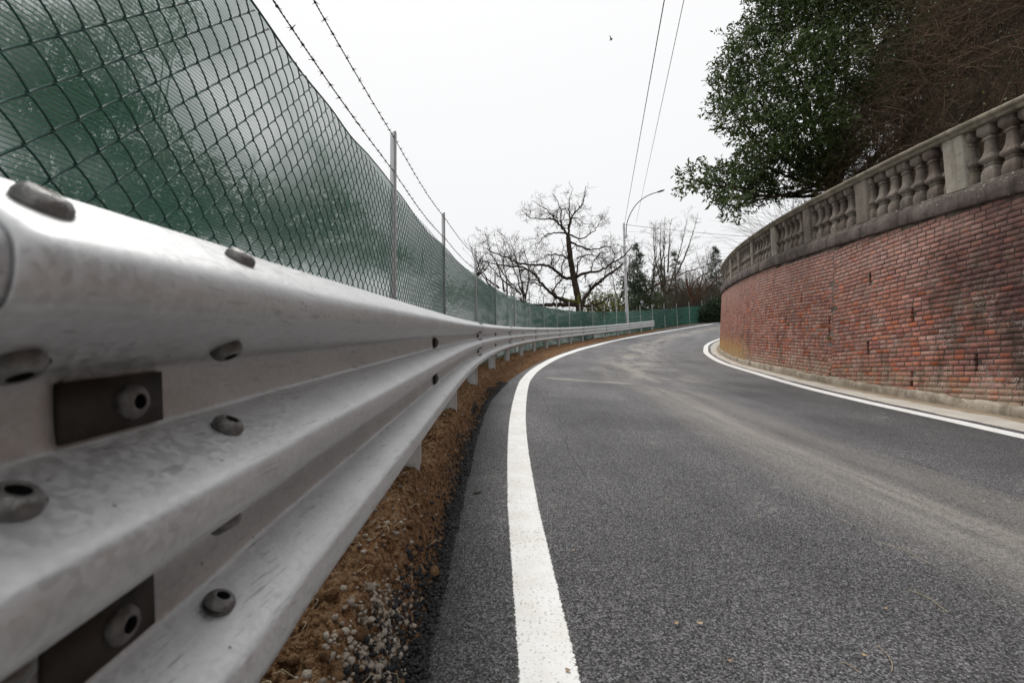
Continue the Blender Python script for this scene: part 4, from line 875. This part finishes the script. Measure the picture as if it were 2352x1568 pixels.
# ------------------------------------------------------------------ trees
def limb(P, r0, r1, rng, n=None, jit=.0):
    """smooth a key polyline into a limb: (points, radii)"""
    P = np.asarray(P, float); L = np.concatenate([[0], np.cumsum(np.linalg.norm(np.diff(P, axis=0), axis=1))]); n = n or max(8, int(L[-1]/.18)); t = np.linspace(0, L[-1], n)
    Q = np.stack([np.interp(t, L, P[:, i]) for i in range(3)], 1)
    for _ in range(2): Q[1:-1] = (Q[:-2]+2*Q[1:-1]+Q[2:])/4
    if jit: Q[1:-1] += rng.normal(0, jit, (n-2, 3))
    return Q, r0+(r1-r0)*(t/L[-1])**.8
class Tree:
    def __init__(s, seed): s.rng = np.random.default_rng(seed); s.big = MB(); s.tw = {}; s.tips = []
    def add(s, Q, R, sides=None):
        V, F = tube(Q, R, sides or (8 if R[0] > .06 else 5)); s.big.add(V, F)
    def twig(s, Q, R): s.tw.setdefault(len(Q), []).append((Q, R))
    def branch(s, Q, R, dens, lmax, depth=2, up=.35, gn=.35, rmin=.004, droop=0.0, start=.12):
        """sprout side branches along a limb"""
        r = s.rng; L = np.concatenate([[0], np.cumsum(np.linalg.norm(np.diff(Q, axis=0), axis=1))]); n = int(L[-1]*dens*r.uniform(.85, 1.15)+.5)
        for _ in range(n):
            t = start+(1-start)*r.uniform(); l = t*L[-1]; p = np.array([np.interp(l, L, Q[:, i]) for i in range(3)]); rad = np.interp(l, L, R); i = min(int(np.searchsorted(L, l)), len(Q)-1); d = Q[i]-Q[i-1]; d /= np.linalg.norm(d)+1e-9
            v = r.normal(size=3); v -= d*(v@d); v /= np.linalg.norm(v)+1e-9; v = v*.9+d*.55+np.array([0, 0, up]); v /= np.linalg.norm(v)
            ln = lmax*r.uniform(.35, 1.0)*(1.1-.5*t); k = 6 if depth > 0 else 4; pts = [p]; c = v.copy()
            for q in range(k-1):
                c = c+r.normal(0, gn, 3)+np.array([0, 0, -droop]); c /= np.linalg.norm(c); pts.append(pts[-1]+c*ln/(k-1))
            r0 = max(min(rad*.55, .02+.02*depth), rmin); R2 = np.linspace(r0, max(rmin*.6, r0*.35), k); s.twig(np.array(pts), R2)
            if depth > 0: s.branch(np.array(pts), R2, dens*1.5, lmax*.52, depth-1, up*.6, gn, rmin, droop, .15)
            else: s.tips.append((pts[-1], c))
    def meshes(s, name, m_big, m_tw, t, sides=3):
        if s.big.n: obj('trunk', s.big.mesh(name, [m_big], smooth=True), t)
        mb = MB()
        for k, l in s.tw.items():
            V, F = tubes_many(np.array([a for a, b in l]), np.array([b for a, b in l]), sides); mb.add(V, F)
        if mb.n: obj('branches', mb.mesh(name+'_branches', [m_tw]), t)['kind'] = 'stuff'
def clear_y(u, Y, gap=1.6):
    """push a plant's distance back until it stands clear behind the fence line"""
    while True:
        p = px(u, 700, Y); s, d = foot(np.array([p[0]]), np.array([p[1]]), RX, RY, RS, RTH)
        if d[0] < FOFF-gap or Y > 75: return Y
        Y += .5
def c4(x, y): return (1180+x/4.355)/1.0884, (440+y/4.355)/1.0884

def oak():
    T = Tree(31); r = T.rng; Y = 31.0
    base = px(*c4(1175, 1480), Y); zb = base[2]-3.6
    t = thing('bare_tree', 'big gnarled leafless tree with crooked spreading limbs behind the green fence', 'tree', (float(base[0]), Y, float(zb)))
    def W(pts, dy0, dy1): return np.array([px(*c4(*q), Y+dy0+(dy1-dy0)*i/(len(pts)-1)) for i, q in enumerate(pts)])
    tr = np.vstack([[base[0]+.1, Y, zb-.2], W([(1175, 1480), (1140, 1250), (1110, 1120), (1088, 1000), (1070, 880), (1055, 760), (1045, 660)], 0, 0)]); Q, R = limb(tr, .34, .16, r, jit=.012); T.add(Q, R, 10); T.branch(Q[len(Q)//2:], R[len(R)//2:], 2.2, 1.4, 1)
    L = [([(1045, 660), (1060, 560), (1075, 470), (1120, 390), (1200, 330), (1225, 220), (1240, 110)], 0, -.6, .11, .02), ([(1045, 660), (990, 580), (940, 500), (860, 460), (760, 470), (640, 465), (570, 400)], 0, -1.6, .11, .02),
         ([(990, 580), (960, 480), (975, 380), (930, 270), (880, 190)], -.2, 1.0, .08, .015), ([(1060, 560), (1065, 400), (1055, 280), (1100, 130)], 0, 1.2, .08, .015), ([(1030, 620), (900, 620), (800, 640), (740, 720), (640, 760)], 0, 1.6, .08, .015),
         ([(940, 500), (850, 400), (760, 330), (660, 270)], -.5, -1.6, .06, .015), ([(1050, 700), (1130, 740), (1220, 780), (1300, 810), (1400, 780), (1500, 760), (1560, 860)], 0, -1.8, .10, .02), ([(1060, 640), (1180, 690), (1280, 640), (1360, 560), (1420, 430)], 0, 1.5, .08, .015),
         ([(1075, 470), (1140, 440), (1210, 520), (1290, 520)], 0, .8, .05, .012), ([(1045, 900), (960, 850), (860, 840), (760, 910), (650, 940)], 0, -1.2, .08, .015),
         ([(1110, 1115), (1000, 1110), (920, 1040), (840, 980), (740, 960), (620, 970), (500, 950), (380, 880), (260, 850), (130, 780)], 0, -2.6, .15, .03), ([(1150, 1390), (1040, 1370), (950, 1330), (860, 1280), (780, 1200), (720, 1120), (640, 1030), (520, 990), (400, 985), (250, 960), (110, 930)], 0, -1.0, .17, .03),
         ([(860, 1270), (950, 1150), (1010, 1110)], -.3, .0, .07, .06), ([(1115, 1110), (1200, 1060), (1290, 1040), (1400, 1040), (1480, 980), (1560, 920), (1660, 880), (1740, 760)], 0, -1.4, .14, .035), ([(1150, 1440), (1240, 1310), (1310, 1210), (1400, 1140), (1470, 1080), (1560, 1020), (1640, 960)], 0, 1.2, .18, .07),
         ([(1110, 1110), (1160, 1040), (1150, 940), (1190, 890)], 0, -.5, .08, .05), ([(1140, 900), (1230, 860), (1330, 860), (1450, 920), (1530, 960)], -.2, 1.4, .06, .015), ([(1150, 1400), (1000, 1400), (860, 1400), (720, 1420), (600, 1400), (480, 1370), (330, 1310), (180, 1240), (60, 1140)], 0, -3.0, .22, .04),
         ([(1160, 1400), (1280, 1420), (1400, 1380), (1500, 1300)], 0, 1.8, .14, .04), ([(780, 1200), (680, 1160), (560, 1150), (420, 1180)], -.6, .8, .06, .015), ([(1290, 1040), (1320, 920), (1400, 840), (1500, 820)], -.3, 1.0, .06, .015)]
    for li, (pts, a, b, r0, r1) in enumerate(L):
        Q, R = limb(W(pts, a, b), r0*.85, r1*.85, r, jit=.03); T.add(Q, R); T.branch(Q, R, 3.0, 1.45 if li in (0, 2, 3) else 1.9, 2, .12, .40, .0075)
    T.meshes('bare_tree', M['wood'], M['twig'], t)
    mm = leafmat('moss', (.10, .11, .015), (.17, .17, .03), None, .1, .9)
    Q, R = limb(W([(1170, 1400), (1150, 1330), (1165, 1290)], -.25, -.25), .10, .06, r); V, F = tube(Q, R*1.15, 8); obj('moss', mesh_np('moss', V, F, mm, smooth=True), t)
    Q, R = limb(W([(1140, 1380), (1050, 1368), (960, 1335)], -.03, -.12), .17, .13, r); V, F = tube(Q+np.array([0, 0, .03]), R*1.02, 8); obj('moss', mesh_np('moss', V, F, mm, smooth=True), t)
oak()
def slender(seed, u, vbase, vtop, Y, lean, lab, mat='wood_grey', dens=1.8, stems=3, lmax=1.8, group='slender bare trees beyond the fence', ext=3.5, r0=.10):
    Y = clear_y(u, Y); T = Tree(seed); r = T.rng; b = px(u, vbase, Y); zb = b[2]-ext; top = px(u, vtop, Y)[2]; H = top-b[2]; t = thing('bare_tree', lab, 'tree', (float(b[0]), Y, float(zb)), group)
    for k in range(stems):
        a = r.uniform(-1, 1); end = np.array([b[0]+lean+a*H*.28, Y+r.uniform(-1, 1)*H*.2, b[2]+H*r.uniform(.75, 1.0)]); sp = b+(end-b)*r.uniform(.0, .35) if k else b
        pts = [np.array([b[0], Y, zb]), b]+[sp+(end-sp)*q+np.array([a*.4*math.sin(q*3), 0, 0]) for q in (.35, .65, 1.0)] if k == 0 else [sp]+[sp+(end-sp)*q+np.array([a*.5*math.sin(q*3.1), 0, 0]) for q in (.3, .65, 1.0)]
        Q, R = limb(pts, r0 if k == 0 else r0*.6, .012, r, jit=.02); T.add(Q, R); T.branch(Q[len(Q)//4:], R[len(R)//4:], dens*1.25, lmax, 2, .5, .24, .0075)
    T.meshes('slender_tree', M[mat], M['twig'] if mat != 'wood_red' else M['wood_red'], t)
slender(41, 1205, 690, 520, 26, -1.2, 'slender leafless tree leaning left of the big gnarled tree', 'wood', 2.0, 5, 1.9)
slender(42, 1165, 690, 560, 24, -1.0, 'thin leafless sapling at the left end of the bare trees', 'wood', 1.8, 4, 1.5)
slender(43, 1495, 690, 505, 42, -.3, 'slim leafless tree with a single trunk just right of the lamp pole', 'wood_grey', 1.4, 3, 2.0, r0=.16)
slender(44, 1530, 690, 485, 40, 1.5, 'tall forked leafless tree farther right of the lamp pole', 'wood_grey', 1.5, 6, 2.2, r0=.19)
slender(45, 1090, 640, 585, 27, .5, 'small leafless tree seen above the fence mesh between the nearer posts', 'wood', 1.6, 4, 1.3)
slender(46, 1590, 700, 600, 44, .6, 'reddish leaning leafless tree before the brown scrub', 'wood_red', 1.3, 5, 2.2, r0=.17)
slender(47, 1420, 700, 560, 40, .3, 'leafless tree in the scrub left of the lamp pole', 'wood', 1.6, 4, 1.7)
slender(48, 1650, 690, 560, 50, -.4, 'leafless tree beside the brick wall edge', 'wood_grey', 1.5, 5, 2.2)

def arcing_scrub():                                                # thin reddish limbs arching over the scrub
    T = Tree(61); r = T.rng; Y = 54.0; b = px(1580, 705, Y); t = thing('arching_tree', 'reddish bare tree arching sideways over the fence end', 'tree', (float(b[0]), Y, float(b[2]-3)))
    for pts, a in (([(1580, 760), (1583, 690), (1592, 650), (1612, 632), (1640, 622)], 0), ([(1470, 680), (1505, 655), (1545, 640), (1580, 622), (1610, 616), (1650, 608)], 1.5), ([(1600, 720), (1625, 660), (1655, 635), (1690, 600)], -1.0), ([(1583, 690), (1560, 660), (1530, 650)], -.6)):
        Q, R = limb([px(u, v, Y+a) for u, v in pts], .15, .03, r, jit=.03); T.add(Q, R); T.branch(Q, R, 1.6, 2.2, 2, .3, .3, .006)
    T.meshes('arching_tree', M['wood_red'], M['twig'], t)
arcing_scrub()

def brush(name, lab, cat, centers, n, L, mat, seed, r=.006, up=1.0, spread=.6, kind=None, k=6, bend=.25, keep=None):
    """thicket of thin curved stems rising from given ground points"""
    rng = np.random.default_rng(seed); C = np.asarray(centers); c = C[rng.integers(0, len(C), n)]+rng.normal(0, 1, (n, 3))*np.array([.35, .35, .08]); d = rng.normal(0, spread, (n, 3)); d[:, 2] = up*rng.uniform(.5, 1.2, n); d /= np.linalg.norm(d, axis=1)[:, None]
    l = L*rng.uniform(.35, 1.0, n); P = [c]; cur = d
    for _ in range(k-1):
        cur = cur+rng.normal(0, bend, (n, 3))+np.array([0, 0, -.10]); cur /= np.linalg.norm(cur, axis=1)[:, None]; P.append(P[-1]+cur*(l/(k-1))[:, None])
    P = np.stack(P, 1)
    if keep is not None: P = P[keep(P)]; n = len(P)
    V, F = tubes_many(P, rng.uniform(.5, 1.2, n)[:, None]*r*np.linspace(1, .4, k)[None], 3)
    return tag(obj(name, mesh_np(name, V, F, M[mat])), lab, cat, kind=kind), P
far = [np.array([*px(u, 735, Y)[:2], px(u, 735, Y)[2]-1.0+r_]) for u in np.linspace(1540, 1700, 24) for Y, r_ in ((52, 0), (56, .8), (60, 1.6), (65, 2.6))]
brush('brown_scrub', 'mass of fine brown leafless scrub behind the far end of the fence', 'scrub', far, 7000, 7.0, 'wood_grey', 71, .022, 1.2, .55, 'stuff')
mid = [np.array([*px(u, 735, Y)[:2], px(u, 735, Y)[2]-1.0]) for u in np.linspace(1210, 1540, 30) for Y in (clear_y(u, 33), clear_y(u, 33)+4, clear_y(u, 33)+9)]
brush('bare_undergrowth', 'tangle of bare undergrowth behind the fence below the big tree', 'undergrowth', mid, 2600, 3.2, 'twig', 72, .010, 1.1, .6, 'stuff')

def crown(clumps, per, L, Wd, mat, seed, name='crown', spray=9, droop=.0):
    """leaf sprays through ellipsoidal clumps [(centre, radius)]"""
    rng = np.random.default_rng(seed); CC, DD = [], []
    for c, rad in clumps:
        ns = max(4, int(per*rad*rad)); d = rng.normal(size=(ns, 3)); d /= np.linalg.norm(d, axis=1)[:, None]; q = rad*rng.uniform(.25, 1.0, ns)**.6*(1+.22*rng.normal(size=ns)); p = np.asarray(c)+d*q[:, None]*np.array([1, 1, .85])
        tw = d*.8+rng.normal(0, .5, (ns, 3))+np.array([0, 0, .25-droop]); tw /= np.linalg.norm(tw, axis=1)[:, None]
        for k in range(spray):
            f = k/spray; side = rng.normal(0, 1, (ns, 3)); CC.append(p+tw*(f*L*2.3)[..., None] if False else p+tw*f*L*2.3); DD.append(tw*.75+side*.62+np.array([0, 0, -droop*.5]))
    C = np.concatenate(CC); D = np.concatenate(DD); n = len(C); V, F = leaves(C, D, L*rng.uniform(.45, 1.35, n), Wd*rng.uniform(.6, 1.3, n), rng); return mesh_np(name, V, F, M[mat])
def leafy_tree(name, lab, base, clumps, per, L, Wd, leaf, seed, bark='wood', cat='tree', group=None, r0=.16, droop=0.0, spray=9):
    t = thing(name, lab, cat, tuple(float(q) for q in base), group); T = Tree(seed); r = T.rng; base = np.asarray(base, float); cen = np.mean([np.asarray(c) for c, _ in clumps], 0)
    fork = base+(cen-base)*.45; fork[:2] = base[:2]+(cen-base)[:2]*.2; Q, R = limb([base-(0, 0, .3), base*.5+fork*.5+r.normal(0, .1, 3), fork], r0, r0*.75, r); T.add(Q, R)
    for c, rad in clumps:
        c = np.asarray(c, float); s = base+(fork-base)*r.uniform(.7, 1.0); mid = s*.5+c*.5+np.array([0, 0, -.1*rad])+r.normal(0, .12, 3); Q, R = limb([s, mid, c+(c-s)/np.linalg.norm(c-s)*rad*.4], r0*.42, .012, r, jit=.01); T.add(Q, R, 5); T.branch(Q[len(Q)//2:], R[len(R)//2:], 2.0, rad*.9, 1, .2, .3, .004)
    T.meshes(name, M[bark], M[bark], t); obj('crown', crown(clumps, per, L, Wd, leaf, seed, spray=spray, droop=droop), t); return t
# evergreen overhanging the balustrade
def big_laurel():
    rng = np.random.default_rng(9); K = [(1735, 100, 62), (1775, 40, 75), (1850, 50, 95), (1950, 40, 105), (2055, 60, 105), (1680, 150, 42), (1672, 215, 48), (1735, 205, 78), (1835, 170, 100), (1945, 165, 100), (1690, 270, 45), (1765, 310, 78), (1860, 290, 95), (1735, 370, 52), (1970, 270, 85), (1800, 395, 70), (1880, 385, 60), (1650, 415, 48), (1592, 412, 34), (1700, 430, 55), (1680, 472, 34), (1745, 440, 45), (2110, 140, 95), (2180, 50, 105), (2050, 190, 85), (2000, 235, 80), (2140, 230, 70), (2230, 120, 80), (2280, 30, 90), (1930, 345, 60), (1825, -40, 90), (1950, -60, 110), (2080, -50, 110)]
    cl = []
    for u, v, r in K:
        Y = 10.6+rng.uniform(-.8, .8)-(.6 if u < 1700 else 0)+(.6 if u > 2000 else 0); cl.append((px(u, v, Y), .93*r*Y/FPX))
    b = (8.6, 11.6, 3.3)
    leafy_tree('evergreen_tree', 'large dark evergreen tree overhanging the balustrade at upper right', b, cl, 560, .115, .040, 'laurel', 9, r0=.13)
big_laurel()

# ------------------------------------------------------------------ hillside behind the wall, with its thicket
def hill_z(s, d):
    amp = np.interp(s, [-9, 2.5, 5, 7, 10, 30], [1.0, 1.0, .55, .22, .10, .08]); rise = np.maximum(0, d-.75); return HC(np.clip(s, -32, 30))+.16+amp*np.where(rise < 3.3, 2.1*rise, 6.93+.35*(rise-3.3))+.10*amp*(vnoise(s*2.0, d*2.0, 41)-.5)*np.minimum(1, rise)*4
def build_hill():
    S = np.linspace(-31, 30, 240); D = np.concatenate([np.linspace(.30, 6, 40), np.geomspace(6.4, 70, 16)]); Ss, Dd = np.meshgrid(S, D, indexing='ij'); x, y, _ = wall_xy(Ss.ravel(), Dd.ravel()); z = hill_z(Ss.ravel(), Dd.ravel())
    struct(obj('hillside', mesh_np('hillside', np.stack([x, y, z], 1), grid_faces(len(S), len(D))[:, ::-1], M['litter'], smooth=True)))
build_hill()
def clear_rail(P):
    ok = np.ones(len(P), bool)
    for k in (2, 4, P.shape[1]-1): ok &= foot(P[:, k, 0], P[:, k, 1], WX, WY, WS, WTH)[1] > .45
    return ok
def build_thicket():
    rng = np.random.default_rng(81); n = 3000; s = -9+16*rng.uniform(0, 1, n)**.8; d = .7+4.0*rng.uniform(0, 1, n)**.9; x, y, _ = wall_xy(s, d); z = hill_z(s, d); C = np.stack([x, y, z], 1)
    o, P = brush('bramble_thicket', 'dense thicket of reddish brown dry stems on the bank behind the balustrade', 'thicket', C, 16000, 2.5, 'stem', 82, .0052, .8, .75, 'stuff', 7, .32, clear_rail)
    # small green leaves caught among the stems
    m = 17000; q = P[rng.integers(0, len(P), m), rng.integers(2, P.shape[1], m)]+rng.normal(0, .06, (m, 3)); V, F = leaves(q, rng.normal(size=(m, 3)), rng.uniform(.025, .05, m), rng.uniform(.015, .028, m), rng)
    tag(obj('bramble_leaves', mesh_np('bramble_leaves', V, F, M['bramble_leaf'])), 'sparse small green leaves scattered through the brown thicket', 'foliage', kind='stuff')
    # long pale canes arching in front
    cs = [np.array([*wall_xy(q, 1.0)[:2], hill_z(np.array(q), np.array(1.0))]) for q in np.linspace(-2, 6, 40)]; cs = [np.array([float(a) for a in c]) for c in cs]
    brush('pale_canes', 'few long paler canes arching in front of the brown thicket', 'canes', cs, 90, 2.2, 'wood_red', 83, .006, 1.0, .5, 'stuff', 8, .15, clear_rail)
build_thicket()
leafy_tree('evergreen_shrub', 'dark small-leaved evergreen shrub above the thicket at the top right corner', (float(wall_xy(1.5, 4.5)[0]), float(wall_xy(1.5, 4.5)[1]), 6.2), [(px(2150, 120, 9.2), .8), (px(2260, 60, 9.0), .9), (px(2230, 170, 8.8), .6), (px(2330, 20, 8.6), .9), (px(2080, 230, 9.6), .7)], 700, .055, .028, 'holm', 91, r0=.08)
leafy_tree('yellow_green_shrub', 'small yellow-green shrub peeping over the handrail under the evergreen', (float(wall_xy(5.8, 1.2)[0]), float(wall_xy(5.8, 1.2)[1]), float(hill_z(np.array(5.8), np.array(1.2)))), [(px(1890, 408, 10.2), .28), (px(1925, 392, 9.9), .25), (px(1865, 425, 10.4), .2)], 420, .05, .026, 'olive', 92, r0=.03)
# fan of bare stems under the evergreen's lower branches
fan = [np.array([float(wall_xy(q, 1.6)[0]), float(wall_xy(q, 1.6)[1]), float(hill_z(np.array(q), np.array(1.6)))]) for q in np.linspace(6.5, 9.5, 10)]
brush('bare_bush', 'bush of thin bare stems fanning out behind the balustrade below the evergreen', 'bush', fan, 420, 3.0, 'wood_grey', 93, .006, 1.0, .75, None, 7, .12)

# ------------------------------------------------------------------ evergreens in the background
def conifer(seed, u, vb, vt, Y, wid, lab, leaf='cedar', n=1500, dens=9):
    Y = clear_y(u, Y); rng = np.random.default_rng(seed); b = px(u, vb, Y); top = px(u, vt, Y)[2]; zb = b[2]-4; H = top-zb; t = thing('conifer_tree', lab, 'tree', (float(b[0]), Y, float(zb)), 'conifers in the background'); V, F = tube([(b[0], Y, zb), (b[0], Y, top)], [.16, .02], 6); obj('trunk', mesh_np('conifer_trunk', V, F, M['wood']), t)
    C, D = [], []; mb = MB()
    for _ in range(int(n/dens)):
        f = rng.uniform(.12, 1.0)**.9; h = zb+H*f; R = wid*(1-f)**.75*rng.uniform(.55, 1.1)+.15; a = rng.uniform(0, 6.283); d = np.array([math.cos(a), math.sin(a), -.12]); p0 = np.array([b[0], Y, h]); k = np.linspace(.2, 1, dens*3); pts = p0+d*(R*k)[:, None]+np.array([0, 0, 1])*(-.25*R*k*k)[:, None]
        C.append(pts+rng.normal(0, .10, pts.shape)); D.append(np.tile(d, (len(k), 1))*.6+rng.normal(0, .6, pts.shape)); V, F = tube(pts[::6], np.linspace(.025, .006, len(pts[::6])), 3); mb.add(V, F)
    C = np.concatenate(C); D = np.concatenate(D); V, F = leaves(C, D, rng.uniform(.16, .34, len(C)), rng.uniform(.05, .10, len(C)), rng); obj('crown', mesh_np('conifer_crown', V, F, M[leaf]), t); obj('branches', mb.mesh('conifer_branches', [M['wood']]), t)['kind'] = 'stuff'
conifer(101, 1466, 700, 560, 46, 2.3, 'narrow dark conifer just right of the lamp pole', 'cedar', 1100)
conifer(102, 1555, 700, 575, 58, 3.2, 'grey-green cedar with open tiers behind the forked bare tree', 'cedar', 700)
conifer(103, 1648, 690, 568, 62, 3.4, 'grey-green cedar beside the balustrade end', 'cedar', 1500)
conifer(104, 1520, 700, 610, 64, 3.6, 'low distant cedar between the bare trees', 'cedar', 900)
def bushes():
    for i, (u, v, Y, rr, leaf, lab) in enumerate([(1475, 665, 38, 1.15, 'holm', 'rounded dark green bush right of the lamp pole foot'), (1440, 690, 37, .9, 'holm', 'green bush behind the lamp pole just over the fence'), (1395, 695, 38, 1.0, 'olive', 'yellowish green bush right of the big bare tree'), (1508, 690, 41, .95, 'holm', 'low green bush between lamp pole and guardrail end'), (1360, 690, 42, .9, 'olive', 'pale olive bush behind the trunk of the big bare tree'), (1455, 640, 43, 1.1, 'ivy', 'tall dark ivy clump behind the lamp pole')]):
        Y = clear_y(u, Y, 2.4); c = px(u, v, Y); b = (float(c[0]), Y, float(c[2]-rr*3.0)); leafy_tree('green_bush', lab, b, [(c, rr), (c+np.array([rr*.8, .3, -.5*rr]), rr*.7), (c+np.array([-rr*.8, 0, -.6*rr]), rr*.7), (c+np.array([0, 0, -1.5*rr]), rr*1.0)], 120, .20, .10, leaf, 110+i, cat='bush', r0=.07, spray=6, group='bushes behind the far fence')
bushes()
def hedge():
    Y = 47.0; cl = []
    for u, v, r in ((1625, 715, 20), (1645, 700, 22), (1665, 705, 24), (1620, 735, 14), (1640, 732, 20), (1665, 735, 22), (1690, 700, 26), (1690, 732, 24), (1655, 745, 16)): cl.append((px(u, v, Y+(u % 7)*.15), r*Y/FPX))
    b = px(1650, 752, Y); leafy_tree('hedge', 'dark glossy green hedge at the end of the green fence', tuple(b), cl, 330, .16, .10, 'ivy', 121, cat='hedge', r0=.12, spray=5)
hedge()
# trees beyond the net on the left, on the falling ground
def left_trees():
    rng = np.random.default_rng(131)
    specs = [('broad dark evergreen tree behind the netting at the left edge', 9.0, [(60, 250, 150), (170, 180, 120), (230, 300, 130), (90, 370, 130), (-60, 150, 170), (250, 120, 80), (140, 60, 60), (300, 230, 60), (20, 60, 60), (-40, 470, 130), (90, 530, 120), (220, 590, 110)]),
             ('evergreen tree behind the netting above the first guardrail bolts', 11.0, [(330, 420, 100), (430, 470, 90), (260, 480, 100), (520, 500, 80), (380, 340, 60), (470, 400, 50), (560, 560, 70), (340, 520, 90)]),
             ('rounded evergreen tree behind the netting left of the first fence post', 12.5, [(690, 370, 62), (640, 440, 60), (730, 450, 70), (690, 520, 80), (790, 500, 60), (660, 560, 60), (610, 500, 45)]),
             ('low evergreen tree behind the netting at the first fence post', 15.0, [(850, 560, 50), (900, 600, 45), (800, 590, 55), (760, 600, 45)]),
             ('green shrubs beyond the netting between the first two posts', 17.0, [(960, 650, 40), (1010, 670, 36), (930, 690, 40), (1070, 690, 34)]),
             ('tall pale green tree showing through the netting near the top left', 10.0, [(300, 30, 60), (380, 100, 50), (180, -20, 80), (420, 10, 40)])]
    for i, (lab, Y, K) in enumerate(specs):
        cl = [(px(u, v, Y+rng.uniform(-.7, .7)), r*Y/FPX) for u, v, r in K]; m = np.mean([c for c, _ in cl], 0); s, d = foot(np.array([m[0]]), np.array([m[1]]), RX, RY, RS, RTH); zg = float(ztop(s[0])-.89-.1-min(.42*max(0, -d[0]-.75), 3.2))
        leafy_tree('evergreen_tree', lab, (float(m[0]), float(m[1]), zg), cl, 760, .075, .042, 'holm', 140+i, group='trees behind the netting', r0=.09, spray=6)
left_trees()
slender(151, 560, 640, 330, 14, .4, 'bare tree seen through the netting left of the first post', 'wood', 1.2, 4, 1.8, 'bare trees behind the netting', 5)
slender(152, 960, 700, 560, 20, .2, 'small bare tree seen through the netting right of the first post', 'wood', 1.3, 4, 1.6, 'bare trees behind the netting', 4)
